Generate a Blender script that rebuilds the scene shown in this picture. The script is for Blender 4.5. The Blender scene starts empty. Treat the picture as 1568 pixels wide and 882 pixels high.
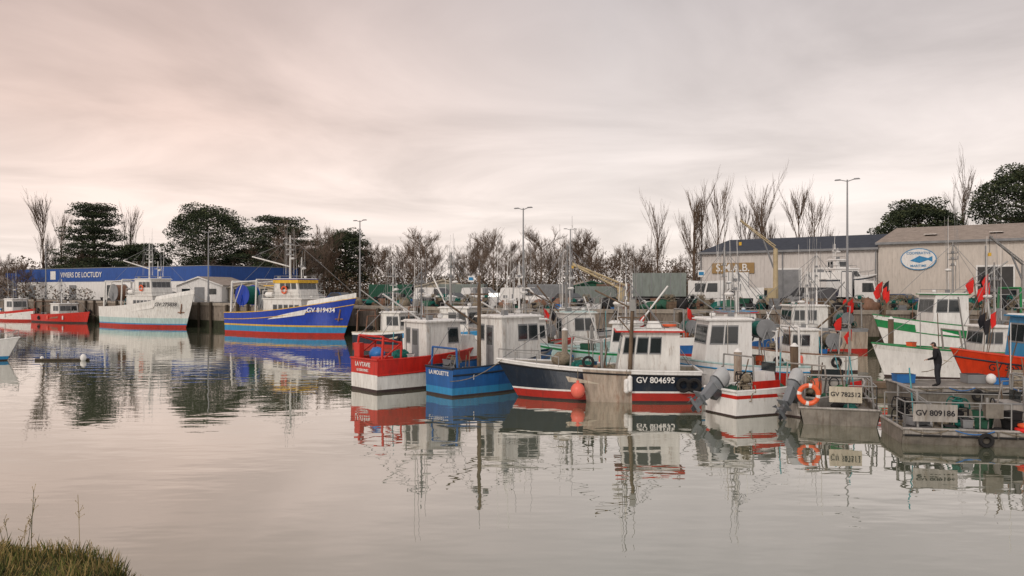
import bpy, math, random
from mathutils import Vector, Matrix
random.seed(7)
R=random.uniform
scene=bpy.context.scene
COL=scene.collection
rad=math.radians

# ------------------------------------------------------------------ materials
MC={}
def M(name,col,rough=.5,metal=0.0,var=.25,scale=1.5,streak=0,dirt=None,damt=.0,bump=0,spec=.4):
    if name in MC: return MC[name]
    m=bpy.data.materials.new(name); m.use_nodes=True
    nt=m.node_tree; b=nt.nodes['Principled BSDF']
    b.inputs['Roughness'].default_value=rough
    b.inputs['Metallic'].default_value=metal
    b.inputs['Specular IOR Level'].default_value=spec
    tc=nt.nodes.new('ShaderNodeTexCoord'); mp=nt.nodes.new('ShaderNodeMapping')
    nt.links.new(tc.outputs['Object'],mp.inputs['Vector'])
    mp.inputs['Scale'].default_value=(1,1,.18 if streak else 1)
    n=nt.nodes.new('ShaderNodeTexNoise'); n.inputs['Scale'].default_value=scale*(3 if streak else 1)
    n.inputs['Detail'].default_value=6; n.inputs['Roughness'].default_value=.65
    nt.links.new(mp.outputs['Vector'],n.inputs['Vector'])
    r=nt.nodes.new('ShaderNodeValToRGB')
    r.color_ramp.elements[0].position=.3; r.color_ramp.elements[1].position=.7
    r.color_ramp.elements[0].color=tuple(max(0,c*(1-var)) for c in col)+(1,)
    r.color_ramp.elements[1].color=tuple(min(1,c*(1+var*.5)) for c in col)+(1,)
    nt.links.new(n.outputs['Fac'],r.inputs['Fac'])
    out=r.outputs['Color']
    if dirt:
        n2=nt.nodes.new('ShaderNodeTexNoise'); n2.inputs['Scale'].default_value=scale*4.3
        n2.inputs['Detail'].default_value=8; n2.inputs['Roughness'].default_value=.7
        mp2=nt.nodes.new('ShaderNodeMapping'); mp2.inputs['Scale'].default_value=(1,1,.22)
        mp2.inputs['Location'].default_value=(3.1,7.7,1.3)
        nt.links.new(tc.outputs['Object'],mp2.inputs['Vector'])
        nt.links.new(mp2.outputs['Vector'],n2.inputs['Vector'])
        r2=nt.nodes.new('ShaderNodeValToRGB')
        r2.color_ramp.elements[0].position=.62-damt*.2; r2.color_ramp.elements[1].position=.78-damt*.1
        r2.color_ramp.elements[0].color=(0,0,0,1); r2.color_ramp.elements[1].color=(.8,.8,.8,1)
        nt.links.new(n2.outputs['Fac'],r2.inputs['Fac'])
        mx=nt.nodes.new('ShaderNodeMix'); mx.data_type='RGBA'
        nt.links.new(r2.outputs['Color'],mx.inputs[0]); nt.links.new(out,mx.inputs[6])
        mx.inputs[7].default_value=tuple(dirt)+(1,)
        out=mx.outputs[2]
    nt.links.new(out,b.inputs['Base Color'])
    if bump:
        bp=nt.nodes.new('ShaderNodeBump'); bp.inputs['Strength'].default_value=bump; bp.inputs['Distance'].default_value=.05
        nt.links.new(n.outputs['Fac'],bp.inputs['Height']); nt.links.new(bp.outputs['Normal'],b.inputs['Normal'])
    MC[name]=m; return m

RUST=(.2,.075,.03)
white=M('white_paint',(.74,.74,.71),.4,streak=1,var=.22,dirt=(.28,.2,.14),damt=.42)
whitec=M('clean_white_paint',(.8,.8,.78),.35,streak=1,var=.15,dirt=(.4,.36,.31),damt=.25)
cream=M('cream_paint',(.55,.5,.4),.5,streak=1,dirt=RUST,damt=.4)
red=M('red_paint',(.55,.022,.012),.4,streak=1,dirt=(.18,.025,.015),damt=.4)
redor=M('orange_red_paint',(.66,.05,.012),.4,streak=1,dirt=(.3,.05,.02),damt=.3)
orange=M('orange_plastic',(.8,.13,.04),.45)
pink=M('pink_buoy',(.85,.17,.12),.4,var=.1)
blue=M('blue_paint',(.015,.11,.34),.4,streak=1,dirt=(.02,.05,.12),damt=.4)
lblue=M('light_blue_paint',(.03,.25,.5),.4,streak=1,var=.25,dirt=(.1,.15,.2),damt=.3)
royal=M('royal_blue_paint',(.01,.05,.4),.35,streak=1,dirt=(.03,.05,.16),damt=.4)
sky_b=M('pale_turquoise',(.42,.58,.57),.4,streak=1,dirt=(.3,.25,.2),damt=.3)
navy=M('navy_paint',(.012,.022,.04),.35,streak=1,dirt=(.06,.06,.06),damt=.35)
black=M('black_rubber_and_crate_shade',(.015,.015,.016),.75)
green=M('green_paint',(.006,.22,.06),.4,streak=1,dirt=(.03,.08,.04),damt=.3)
teal=M('teal_net',(.01,.16,.13),.85,scale=12,var=.7,bump=.8)
dgreen=M('dark_green_canvas',(.02,.1,.06),.7)
yellow=M('yellow_paint',(.72,.44,.04),.45,streak=1,dirt=RUST,damt=.3)
anti=M('antifouling_dark',(.05,.03,.03),.6,dirt=(.05,.07,.03),damt=.3)
antir=M('antifouling_red',(.42,.025,.016),.5,dirt=(.12,.03,.02),damt=.4)
beige=M('worn_sheathing',(.44,.37,.3),.55,streak=1,var=.45,dirt=RUST,damt=.5)
alu=M('aluminium',(.42,.4,.37),.5,metal=.3,streak=1,var=.4,dirt=(.17,.13,.09),damt=.5)
alud=M('weathered_aluminium',(.24,.22,.19),.6,metal=.2,var=.5,dirt=(.1,.075,.05),damt=.6)
galv=M('galvanised_steel',(.34,.34,.33),.5,metal=.4,dirt=RUST,damt=.25)
steel=M('rusty_steel',(.26,.15,.1),.7,dirt=RUST,damt=.7,var=.4)
greyp=M('grey_paint',(.24,.25,.26),.45)
outb=M('outboard_grey',(.2,.22,.24),.3,var=.15)
outw=M('outboard_silver',(.45,.47,.48),.3,var=.15)
outd=M('outboard_dark',(.05,.055,.06),.35)
deckm=M('deck_grey',(.27,.25,.22),.8,dirt=(.14,.12,.1),damt=.5)
deckb=M('deck_blue_green',(.12,.25,.22),.7,dirt=(.14,.12,.1),damt=.5)
glass=M('dark_window_glass',(.02,.028,.032),.08,var=.3,spec=.8)
wood=M('old_wood',(.17,.12,.08),.8,streak=1,var=.5,bump=.4)
woodd=M('dark_wet_timber',(.06,.045,.03),.8,streak=1,var=.5,bump=.5)
rope=M('rope',(.26,.22,.16),.9,scale=9,var=.6)
bluep=M('blue_plastic',(.03,.18,.5),.45,var=.15)
cyan=M('cyan_pole',(.1,.4,.45),.5)
flagr=M('red_flag_cloth',(.7,.025,.02),.8)
ink=M('ink_black',(.015,.015,.02),.5)
skin=M('skin',(.5,.3,.22),.5,var=.1)
hair=M('dark_hair',(.03,.022,.018),.7)
jack=M('dark_jacket',(.01,.01,.013),.8,scale=8)
trous=M('grey_trousers',(.025,.027,.034),.8,scale=8)
lampm=M('lamp_pole_grey',(.3,.31,.32),.45,metal=.3,var=.1)
asph=M('asphalt',(.07,.068,.065),.9,scale=.6,var=.4)
conc=M('quay_concrete',(.26,.22,.18),.85,streak=1,var=.45,dirt=(.07,.05,.035),damt=.65,bump=.5)

# ------------------------------------------------------------------ builder
class Thing:
    def __init__(s,name,loc=(0,0,0),rot=0):
        s.name=name; s.loc=loc; s.rot=rad(rot); s.parts={}; s.cur='body'; s.texts=[]
    def p(s,n): s.cur=n; return s
    def mesh(s,vs,fs,mat,smooth=False):
        P=s.parts.setdefault(s.cur,dict(v=[],f=[],m=[],s=[],mats=[]))
        if mat not in P['mats']: P['mats'].append(mat)
        mi=P['mats'].index(mat); o=len(P['v'])
        P['v'].extend([tuple(v) for v in vs])
        for f in fs:
            P['f'].append([i+o for i in f]); P['m'].append(mi); P['s'].append(smooth)
    def bx(s,x0,x1,y0,y1,z0,z1,mat,tx=0,ty=0,rz=0):
        vs=[(x0,y0,z0),(x1,y0,z0),(x1,y1,z0),(x0,y1,z0),(x0+tx,y0+ty,z1),(x1-tx,y0+ty,z1),(x1-tx,y1-ty,z1),(x0+tx,y1-ty,z1)]
        if rz:
            c,sn=math.cos(rz),math.sin(rz); cx,cy=(x0+x1)/2,(y0+y1)/2
            vs=[(cx+(v[0]-cx)*c-(v[1]-cy)*sn,cy+(v[0]-cx)*sn+(v[1]-cy)*c,v[2]) for v in vs]
        s.mesh(vs,[(0,3,2,1),(4,5,6,7),(0,1,5,4),(1,2,6,5),(2,3,7,6),(3,0,4,7)],mat)
    def tube(s,a,b,r,mat,r2=None,n=6,caps=True):
        a=Vector(a);b=Vector(b); d=b-a
        if d.length<1e-6: return
        if r2 is None: r2=r
        d.normalize(); up=Vector((0,0,1)) if abs(d.z)<.9 else Vector((1,0,0))
        u=d.cross(up).normalized(); w=d.cross(u)
        vs=[];
        for p,rr in((a,r),(b,r2)):
            for i in range(n):
                t=2*math.pi*i/n; vs.append(p+u*math.cos(t)*rr+w*math.sin(t)*rr)
        fs=[(i,(i+1)%n,n+(i+1)%n,n+i) for i in range(n)]
        s.mesh(vs,fs,mat,n>4)
        if caps and n>4: s.mesh(vs,[tuple(range(n))[::-1],tuple(range(n,2*n))],mat)
    def path(s,pts,r,mat,n=6):
        for a,b in zip(pts[:-1],pts[1:]): s.tube(a,b,r,mat,n=n)
    def sag(s,a,b,d,r,mat,k=6,n=4):
        a=Vector(a);b=Vector(b)
        s.path([a.lerp(b,i/k)-Vector((0,0,d*4*(i/k)*(1-i/k))) for i in range(k+1)],r,mat,n)
    def ell(s,c,rr,mat,nu=12,nv=8,jit=0):
        vs=[];c=Vector(c)
        for j in range(nv+1):
            ph=math.pi*j/nv
            for i in range(nu):
                t=2*math.pi*i/nu; q=1+R(-jit,jit)
                vs.append(c+Vector((rr[0]*math.sin(ph)*math.cos(t)*q,rr[1]*math.sin(ph)*math.sin(t)*q,rr[2]*math.cos(ph)*q)))
        fs=[(j*nu+i,(j+1)*nu+i,(j+1)*nu+(i+1)%nu,j*nu+(i+1)%nu) for j in range(nv) for i in range(nu)]
        s.mesh(vs,fs,mat,True)
    def torus(s,c,Rr,r,mat,axis='y',n=16,m=6,mat2=None):
        c=Vector(c)
        vs=[]
        for i in range(n):
            t=2*math.pi*i/n
            for j in range(m):
                q=2*math.pi*j/m; a=(Rr+r*math.cos(q))*math.cos(t); b=(Rr+r*math.cos(q))*math.sin(t); h=r*math.sin(q)
                vs.append(c+Vector({'y':(a,h,b),'x':(h,a,b),'z':(a,b,h)}[axis]))
        for i in range(n):
            mm=mat2 if (mat2 and (i%5==0)) else mat
            k=[(i*m+j,((i+1)%n)*m+j,((i+1)%n)*m+(j+1)%m,i*m+(j+1)%m) for j in range(m)]
            s.mesh([vs[x] for f in k for x in f],[tuple(range(4*q,4*q+4)) for q in range(m)],mm,True)
    def patch(s,q,u0,u1,v0,v1,off,mat):
        a,b,c,d=[Vector(x) for x in q]
        nrm=(b-a).cross(d-a).normalized()
        def P(u,v): return a.lerp(b,u).lerp(d.lerp(c,u),v)
        base=[P(u0,v0),P(u1,v0),P(u1,v1),P(u0,v1)]
        vs=[x-nrm*.01 for x in base]+[x+nrm*off for x in base]
        s.mesh(vs,[(4,5,6,7),(0,1,5,4),(1,2,6,5),(2,3,7,6),(3,0,4,7)],mat)
    def windows(s,q,n,u0,u1,v0,v1,frame,gap=.03):
        w=(u1-u0)/n
        for i in range(n):
            a=u0+w*i+gap/2; b=u0+w*(i+1)-gap/2
            s.patch(q,a-.012,b+.012,v0-.03,v1+.03,.015,frame)
            s.patch(q,a,b,v0,v1,.022,glass)
    def text(s,txt,loc,rot,size,mat,align='CENTER',name='lettering'):
        s.texts.append((txt,loc,rot,size,mat,align,name))
    def done(s):
        e=bpy.data.objects.new(s.name,None); COL.objects.link(e); e.empty_display_size=.5
        e.location=s.loc; e.rotation_euler=(0,0,s.rot)
        for pn,P in s.parts.items():
            me=bpy.data.meshes.new(pn); me.from_pydata(P['v'],[],P['f'])
            for m in P['mats']: me.materials.append(m)
            me.polygons.foreach_set('material_index',P['m']); me.polygons.foreach_set('use_smooth',P['s']); me.update()
            o=bpy.data.objects.new(pn,me); COL.objects.link(o); o.parent=e
        for (t,l,r,sz,m,al,nm) in s.texts:
            c=bpy.data.curves.new(nm,'FONT'); c.body=t; c.size=sz; c.align_x=al; c.align_y='CENTER'; c.extrude=.006; c.offset=.012*sz
            c.materials.append(m); o=bpy.data.objects.new(nm,c); COL.objects.link(o); o.parent=e
            o.location=l; o.rotation_euler=[rad(a) for a in r]
        return e

def single(name,vs,fs,mats,mi=None):
    me=bpy.data.meshes.new(name); me.from_pydata(vs,[],fs)
    for m in mats: me.materials.append(m)
    if mi: me.polygons.foreach_set('material_index',mi)
    me.update(); o=bpy.data.objects.new(name,me); COL.objects.link(o); return o

# ------------------------------------------------------------------ boats
class Hull:
    def __init__(h,T,L,B,s0,s1,bands,deckmat,inner,bul=.6,fd=.62,zb=-.5,rake=.9,cap=None,panel=None,N=22,sternw=.86,strake=None,side=1,full=2.3):
        h.L,h.B,h.s0,h.s1,h.zb,h.rake,h.sw,h.full=L,B,s0,s1,zb,rake,sternw,full
        T.p('hull')
        st=[i/N for i in range(N+1)]
        lev=[('a',zb)]+[b[0] for b in bands]
        def z(t,l): return l[1] if l[0]=='a' else h.s(t)-l[1]
        for sd in(1,-1):
            for k,b in enumerate(bands):
                sub=3
                mm={}
                for i in range(N):
                    mat=b[1]
                    if panel and panel[0]<=(st[i]+st[i+1])/2<=panel[1] and sd==panel[3] : mat=panel[2]
                    V,F=mm.setdefault(mat,([],[]))
                    for q in range(sub):
                        o=len(V)
                        for (t,f) in((st[i],q/sub),(st[i+1],q/sub),(st[i+1],(q+1)/sub),(st[i],(q+1)/sub)):
                            zz=z(t,lev[k])*(1-f)+z(t,lev[k+1])*f
                            V.append(h.pt(t,zz,sd))
                        F.append((o,o+1,o+2,o+3) if sd==-1 else (o,o+3,o+2,o+1))
                for mat,(V,F) in mm.items(): T.mesh(V,F,mat,False)
        for k,b in enumerate(bands):
            z0,z1=z(0,lev[k]),z(0,lev[k+1])
            T.mesh([h.pt(0,z0,1),h.pt(0,z0,-1),h.pt(0,z1,-1),h.pt(0,z1,1)],[(0,1,2,3)],b[1])
        T.p('deck')
        def zd(t): return h.s(t)-(.06 if t>=fd else bul)
        for i in range(N):
            a,b=st[i],st[i+1]
            def ip(t,sd,zz):
                v=h.pt(t,h.s(t),sd); return (v[0],sd*max(0.01,abs(v[1])-.08),zz)
            za,zb2=zd(a),zd(b)
            T.mesh([ip(a,1,za),ip(a,-1,za),ip(b,-1,zb2),ip(b,1,zb2)],[(0,1,2,3)],deckmat)
            for sd in(1,-1):
                T.mesh([ip(a,sd,h.s(a)),ip(b,sd,h.s(b)),ip(b,sd,zb2),ip(a,sd,za)],[(0,1,2,3)],inner)
        T.mesh([(.08,-h.half(0,1)+.08,h.s(0)),(.08,h.half(0,1)-.08,h.s(0)),(.08,h.half(0,1)-.08,zd(0)),(.08,-h.half(0,1)+.08,zd(0))],[(0,1,2,3)],inner)
        T.p('cap_rail')
        cap=cap or inner
        for sd in(1,-1):
            T.path([Vector(h.pt(t,h.s(t),sd))-Vector((0,sd*.04,0)) for t in st],.055,cap,5)
            if strake:
                T.path([h.pt(t,h.s(t)-strake[0],sd) for t in st],.045,strake[1],5)
        T.tube(h.pt(0,h.s(0),1),h.pt(0,h.s(0),-1),.06,cap)
        T.p('mooring_rope')
        a=Vector(h.pt(.97,h.s(.97),1)); T.sag(a,a+Vector((2.2,1.2,-.9)),.25,.018,rope)
        h.bul=bul
    def s(h,t): return h.s0+(h.s1-h.s0)*max(0,t)**2.0
    def half(h,t,u):
        wd=h.B/2*(h.sw+(1-h.sw)*min(1,t/.35))*(1-max(0,(t-.42)/.58)**h.full)
        wl=h.B/2*.9*(h.sw+(1-h.sw)*min(1,t/.35))*(1-max(0,(t-.3)/.7)**1.7)
        return max(.025,wl+(wd-wl)*max(0,u)**.8)
    def pt(h,t,z,sd):
        u=(z-h.zb)/(h.s(t)-h.zb)
        x=h.L*t-h.rake*(1-u)*t**3
        return (x,sd*h.half(t,u),z)
    def y(h,x,z):
        t=x/h.L; return h.half(t,(z-h.zb)/(h.s(t)-h.zb))

def house(T,x0,x1,w,z0,z1,mat,roof,nf=3,ns=2,rf=.25,rb=.0,yo=0,over=.12,trim=None,winv=(.55,.85),back=True,su=(.25,.95),name='wheelhouse'):
    T.p(name); trim=trim or mat
    hw=w/2; ht=hw-.06
    b=[(x0,yo-hw,z0),(x1,yo-hw,z0),(x1,yo+hw,z0),(x0,yo+hw,z0)]
    t=[(x0+rb,yo-ht,z1),(x1-rf,yo-ht,z1),(x1-rf,yo+ht,z1),(x0+rb,yo+ht,z1)]
    T.mesh(b+t,[(0,1,5,4),(1,2,6,5),(2,3,7,6),(3,0,4,7)],mat)
    T.p(name+'_roof')
    xa,xb=x0+rb-over,x1-rf+over*1.8
    T.bx(xa,xb,yo-ht-over,yo+ht+over,z1,z1+.07,trim)
    T.bx(xa+.06,xb-.06,yo-ht-over+.06,yo+ht+over-.06,z1+.07,z1+.13,roof,tx=.08,ty=.08)
    T.p(name+'_windows')
    right=(b[0],b[1],t[1],t[0]); left=(b[2],b[3],t[3],t[2]); front=(b[1],b[2],t[2],t[1]); bk=(b[3],b[0],t[0],t[3])
    v0,v1=winv
    if nf: T.windows(front,nf,.06,.94,v0,v1,greyp)
    if ns:
        T.windows(right,ns,su[0],su[1],v0,v1,greyp,.05); T.windows(left,ns,1-su[1],1-su[0],v0,v1,greyp,.05)
    if back:
        T.patch(bk,.38,.66,.02,.86,.03,greyp); T.patch(bk,.42,.62,.5,.82,.04,glass)
        T.windows(bk,1,.1,.3,v0,v1,greyp)
    T.p(name+'_rails')
    zz=z1+.13
    T.path([(xa+.2,yo-ht,zz+.25),(xb-.3,yo-ht,zz+.25),(xb-.3,yo+ht,zz+.25),(xa+.2,yo+ht,zz+.25),(xa+.2,yo-ht,zz+.25)],.018,galv,5)
    for q in((xa+.2,-ht),(xb-.3,-ht),(xb-.3,ht),(xa+.2,ht)): T.tube((q[0],yo+q[1],zz-.05),(q[0],yo+q[1],zz+.25),.018,galv,n=5)
    T.tube((x0+.15,yo-hw-.06,z0+.3),(x0+.15,yo-hw-.06,z1-.2),.02,galv,n=5); T.bx(x0+.3,x0+.55,yo-ht+.2,yo-ht+.45,zz,zz+.22,greyp); T.ell((x1-rf-.4,yo+.2,zz+.14),(.16,.16,.13),whitec,8,6)

def mast(T,x,y,z0,z1,mat=whitec,r=.06,bars=2,ant=2,name='mast',radar=True,stays=None):
    T.p(name)
    T.tube((x,y,z0),(x,y,z1),r,mat,r*.6)
    H=z1-z0
    for i in range(bars):
        zz=z0+H*(.55+.35*i/max(1,bars)); w=R(.35,.7)
        T.tube((x,y-w,zz),(x,y+w,zz),r*.45,mat,n=5)
        for q in(-1,1):
            T.tube((x,y+q*w,zz),(x,y+q*w,zz+R(.1,.35)),.03,R(0,1)<.5 and greyp or whitec,n=5)
            T.tube((x,y+q*w*.7,zz),(x,y,zz+.4),.012,mat,n=4)
        T.bx(x-.08,x+.1,y-.08,y+.08,zz+.02,zz+.16,greyp)
    if radar:
        zz=z0+H*.45; T.bx(x,x+.4,y-.05,y+.05,zz-.05,zz,mat); T.ell((x+.35,y,zz+.08),(.24,.24,.1),whitec)
    for i in range(ant+3):
        a=(x+R(-.5,.5),y+R(-.7,.7)); T.tube((a[0],a[1],z0+H*.1),(a[0]+R(-.2,.2),a[1]+R(-.2,.2),z1+R(-.3,2.0)),.018,random.choice([whitec,greyp,galv]),.01,n=4)
    if stays:
        for q in stays: T.tube((x,y,z1-.15),q,.017,greyp,n=4)
def arch(T,x,w,z0,z1,mat,r=.05,lean=0,name='gantry'):
    T.p(name)
    T.path([(x,-w/2,z0),(x+lean,-w/2*.92,z1),(x+lean,w/2*.92,z1),(x,w/2,z0)],r,mat)
def crate(T,x,y,z,w,d,h,mat,rz=0):
    T.bx(x-w/2,x+w/2,y-d/2,y+d/2,z,z+h,mat,tx=-.02,ty=-.02,rz=rz)
    T.bx(x-w/2-.03,x+w/2+.03,y-d/2-.03,y+d/2+.03,z+h-.04,z+h,mat,rz=rz)
    T.bx(x-w/2+.03,x+w/2-.03,y-d/2+.03,y+d/2-.03,z+h,z+h+.004,black,rz=rz)  # black sheet on the solid box: painted shade for the open crate's inside
def ropepile(T,x,y,z,r,mat):
    for i in range(4):
        T.torus((x+R(-.05,.05),y+R(-.05,.05),z+.04+i*.05),r*R(.7,1.05),.035,mat,'z',12,5)
def pot(T,x,y,z):
    m=random.choice([rope,teal,black,rope]); a=R(0,3)
    c,s_=math.cos(a),math.sin(a)
    for k in(-.3,0,.3):
        pts=[(x+c*k-s_*.22*math.cos(t),y+s_*k+c*.22*math.cos(t),z+.34*math.sin(t)) for t in(0,.6,1.2,1.57,2.0,2.6,3.14)]
        T.path(pts,.022,m,4)
    for t in(0,.8,1.57,2.3,3.14):
        q=(-s_*.22*math.cos(t),c*.22*math.cos(t),.34*math.sin(t)); T.tube((x-c*.3+q[0],y-s_*.3+q[1],z+q[2]),(x+c*.3+q[0],y+s_*.3+q[1],z+q[2]),.018,m,n=4)
    T.ell((x,y,z+.14),(.2,.18,.14),m,8,5,.1)
def drum(T,x,y,z,r,w,mat,fl=greyp,core=.75):
    T.tube((x,y-w/2,z),(x,y+w/2,z),r*core,mat,n=14)
    for q in(-1,1):
        T.tube((x,y+q*w/2-.03,z),(x,y+q*w/2+.03,z),r,fl,n=16)
        T.tube((x,y+q*(w/2+.08),z),(x-.25,y+q*(w/2+.08),z-r-.15),.05,fl); T.tube((x,y+q*(w/2+.08),z),(x+.25,y+q*(w/2+.08),z-r-.15),.05,fl)
def clutter(T,x0,x1,y0,y1,z,n=10,name='deck_gear'):
    T.p(name)
    for i in range(int(n*1.5)):
        x,y=R(x0,x1),R(y0,y1); k=random.random()
        if k<.27:
            m=random.choice([bluep,orange,whitec,greyp,cream,dgreen,greyp,alu,greyp,black]); 
            w=R(.4,.7)
            for j in range(random.choice([1,1,2,3])): crate(T,x,y,z+j*.28,w,w*.65,.27,m,R(0,3))
        elif k<.44: ropepile(T,x,y,z,R(.18,.32),random.choice([rope,teal,bluep,rope]))
        elif k<.62:
            for j in range(random.choice([1,2,3])): pot(T,x,y,z+j*.34)
        elif k<.69: T.ell((x,y,z+.2),(.2,.2,.22),random.choice([pink,orange,whitec]),10,7)
        elif k<.8: T.ell((x,y,z+.15),(R(.3,.6),R(.25,.45),R(.2,.4)),random.choice([teal,rope,dgreen,rope,black]),10,7,jit=.16)
        else:
            a=R(1,2.5); T.tube((x,y,z),(x+R(-.4,.4),y+R(-.3,.3),z+a),.025,random.choice([galv,alu,wood,cyan,wood,steel]),n=5)
def flags(T,x,y,z,n,name='marker_flags',h=2.2,k=1.0):
    T.p(name)
    for i in range(n):
        a=(x+R(-.15,.15),y+R(-.15,.15),z); b=(a[0]+R(-.7,.7),a[1]+R(-.3,.3),z+h*R(.7,1.15))
        T.tube(a,b,.02,wood,n=4)
        m=random.choice([flagr,flagr,flagr,flagr,ink]); b=Vector(b); w=R(.4,.6)*k; d=R(-1,1)
        pts=[b,b+Vector((w*.45,d*.12,-.16*k)),b+Vector((w*.7,-d*.1,-.42*k)),b+Vector((w*.45,d*.05,-.8*k)),b+Vector((w*.05,0,-.62*k))]
        T.mesh(pts,[(0,1,4),(1,3,4),(1,2,3)],m)
def fender(T,x,y,z,mat=whitec,r=.11,h=.5):
    T.tube((x,y,z-h/2),(x,y,z+h/2),r,mat,n=10); T.ell((x,y,z+h/2),(r,r,r),mat,10,6); T.ell((x,y,z-h/2),(r,r,r),mat,10,6)
    T.tube((x,y,z+h/2),(x,y,z+h/2+.5),.012,rope,n=4)
def buoy(T,x,y,z,r,mat=pink):
    T.ell((x,y,z),(r,r,r*1.1),mat,16,12); T.tube((x,y,z+r),(x,y,z+r*1.4),r*.2,mat,n=8); T.tube((x,y,z+r),(x,y,z+r+.6),.014,rope,n=4)
def rail(T,pts,h,mat=galv,r=.02,mid=True,name='guard_rail'):
    T.p(name)
    up=[Vector(p)+Vector((0,0,h)) for p in pts]
    T.path(up,r,mat,5)
    if mid: T.path([Vector(p)+Vector((0,0,h*.5)) for p in pts],r*.8,mat,5)
    for p,q in zip(pts,up): T.tube(p,q,r,mat,n=5)
def outboard(T,x,y,z,tilt=35,s=1.0,name='outboard_engine',cowl=None):
    T.p(name); cowl=cowl or outw
    a=rad(tilt); c,sn=math.cos(a),math.sin(a)
    def P(px,py,pz):
        return (x+(-px*c+pz*sn)*s, y+py*s, z+(px*sn+pz*c)*s)
    rings=[(.0,.08,.15,.22),(.02,.22,.2,.29),(.02,.28,.19,.28),(.03,.5,.2,.3),(.06,.66,.17,.25),(.1,.74,.1,.15)]
    n=12; vs=[]
    for (ox,h,ry,rx) in rings:
        for i in range(n):
            t=2*math.pi*i/n
            cx=math.copysign(abs(math.cos(t))**.7,math.cos(t)); sy=math.copysign(abs(math.sin(t))**.7,math.sin(t))
            vs.append(P(.2+ox+rx*cx,ry*sy,h))
    for j in range(len(rings)-1):
        T.mesh(vs,[(j*n+i,j*n+(i+1)%n,(j+1)*n+(i+1)%n,(j+1)*n+i) for i in range(n)],outd if j==1 else (outb if j==0 else cowl),True)
    T.mesh(vs,[tuple(range((len(rings)-1)*n,len(rings)*n)),tuple(range(n))[::-1]],cowl)
    def bar(x0,x1,y0,y1,z0,z1,m,tp=0):
        vs=[P(a_,b_,c_) for (a_,b_,c_) in [(x0+tp,y0,z0),(x1-tp,y0,z0),(x1-tp,y1,z0),(x0+tp,y1,z0),(x0,y0,z1),(x1,y0,z1),(x1,y1,z1),(x0,y1,z1)]]
        T.mesh(vs,[(0,3,2,1),(4,5,6,7),(0,1,5,4),(1,2,6,5),(2,3,7,6),(3,0,4,7)],m)
    bar(.05,.4,-.1,.1,-.45,.1,outb,.06); bar(.1,.34,-.05,.05,-.85,-.45,outb,.03)
    bar(.0,.55,-.13,.13,-.58,-.55,outb); bar(-.12,.1,-.14,.14,-.2,.15,outd)
    T.tube(P(.0,0,-.85),P(.5,0,-.85),.07*s,outb,.05*s,n=8)
    for k in range(3):
        t=k*2.094; T.mesh([P(.5,0,-.85),P(.53,.19*math.cos(t),-.85+.19*math.sin(t)),P(.47,.19*math.cos(t+.8),-.85+.19*math.sin(t+.8))],[(0,1,2)],outd)
    bar(.1,.3,-.015,.015,-1.05,-.88,outd,.03)

A=lambda v:('a',v)
S=lambda v:('s',v)

# --- red & white boat
T=Thing('red_white_fishing_boat',(-7.2,37.6,0),42)
H=Hull(T,7.6,2.9,1.55,1.95,[(A(.14),anti),(S(.72),white),(S(0),red)],deckm,red,bul=.7,cap=red,strake=(.72,red))
house(T,3.0,5.3,2.1,.95,3.25,white,whitec,nf=3,ns=1,rf=.15,su=(.6,.93))
T.p('wheelhouse_canopy'); T.bx(5.1,6.6,-.95,.95,1.4,2.5,white,tx=.3,ty=.2)
arch(T,.25,2.4,1.5,2.65,red,.06,.15); arch(T,1.3,2.5,1.5,2.35,red,.05,.1)
for q in(-1,1):
    T.tube((.4,q*1.12,2.6),(1.4,q*1.15,2.3),.05,red); T.tube((.2,q*1.2,1.5),(1.35,q*1.15,2.3),.045,red)
T.bx(.1,.9,-1.2,-.5,1.4,1.7,red); T.bx(.05,.3,.5,1.0,1.5,2.3,red)
mast(T,3.4,0,3.3,6.0,greyp,.05,2,3,stays=[(.3,1,2.6),(.3,-1,2.6),(7.2,0,2)])
T.p('boom'); T.tube((3.3,0,3.4),(1.2,.2,4.7),.045,whitec); T.tube((3.4,0,5.2),(1.2,.2,4.7),.012,greyp,n=4)
clutter(T,.6,2.7,-1,1,.9,9); T.p('net'); T.ell((.9,.3,1.75),(.35,.5,.3),bluep,10,7,.15); T.ell((1.8,-.5,1.6),(.5,.4,.35),teal,10,7,.15)
T.text('LA VTAVIE',(-.02,.1,1.28),(90,0,-90),.3,whitec,name='boat_name'); T.text('LE GUILVINEC',(-.02,.1,1.0),(90,0,-90),.17,whitec)
T.done()
# --- blue boat
T=Thing('blue_fishing_boat',(-3.4,36,0),40)
H=Hull(T,7.2,2.6,1.3,1.8,[(A(.1),anti),(A(.42),lblue),(S(0),blue)],deckm,blue,bul=.6,cap=navy,strake=(.3,navy))
house(T,3.0,5.5,2.05,.9,3.55,white,whitec,nf=3,ns=2,rf=.1,su=(.4,.95),winv=(.6,.85))
T.p('mast'); T.tube((2.2,-.2,.8),(2.2,-.2,5.6),.11,wood,.08,n=8); T.tube((2.2,-.9,4.7),(2.2,.5,4.7),.045,wood)
for q in(-.5,.3): T.bx(2.1,2.3,-.2+q-.1,-.2+q+.1,4.75,5.0,greyp)
T.tube((2.2,-.2,5.3),(2.2,-.2,6.4),.015,greyp,n=4)
for q in((0.1,-1,1.4),(0.1,1,1.4),(7,0,1.9),(3.2,.9,3.6)): T.tube((2.2,-.2,5.4),q,.016,greyp,n=4)
T.p('boom'); T.tube((2.2,-.2,3.2),(.4,0,4.3),.05,wood)
mast(T,4,0,3.6,5.2,whitec,.04,1,3,name='aerial_mast')
arch(T,.3,2.1,1.2,2.2,blue,.05)
clutter(T,.5,2.6,-.9,.9,.75,8)
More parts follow.
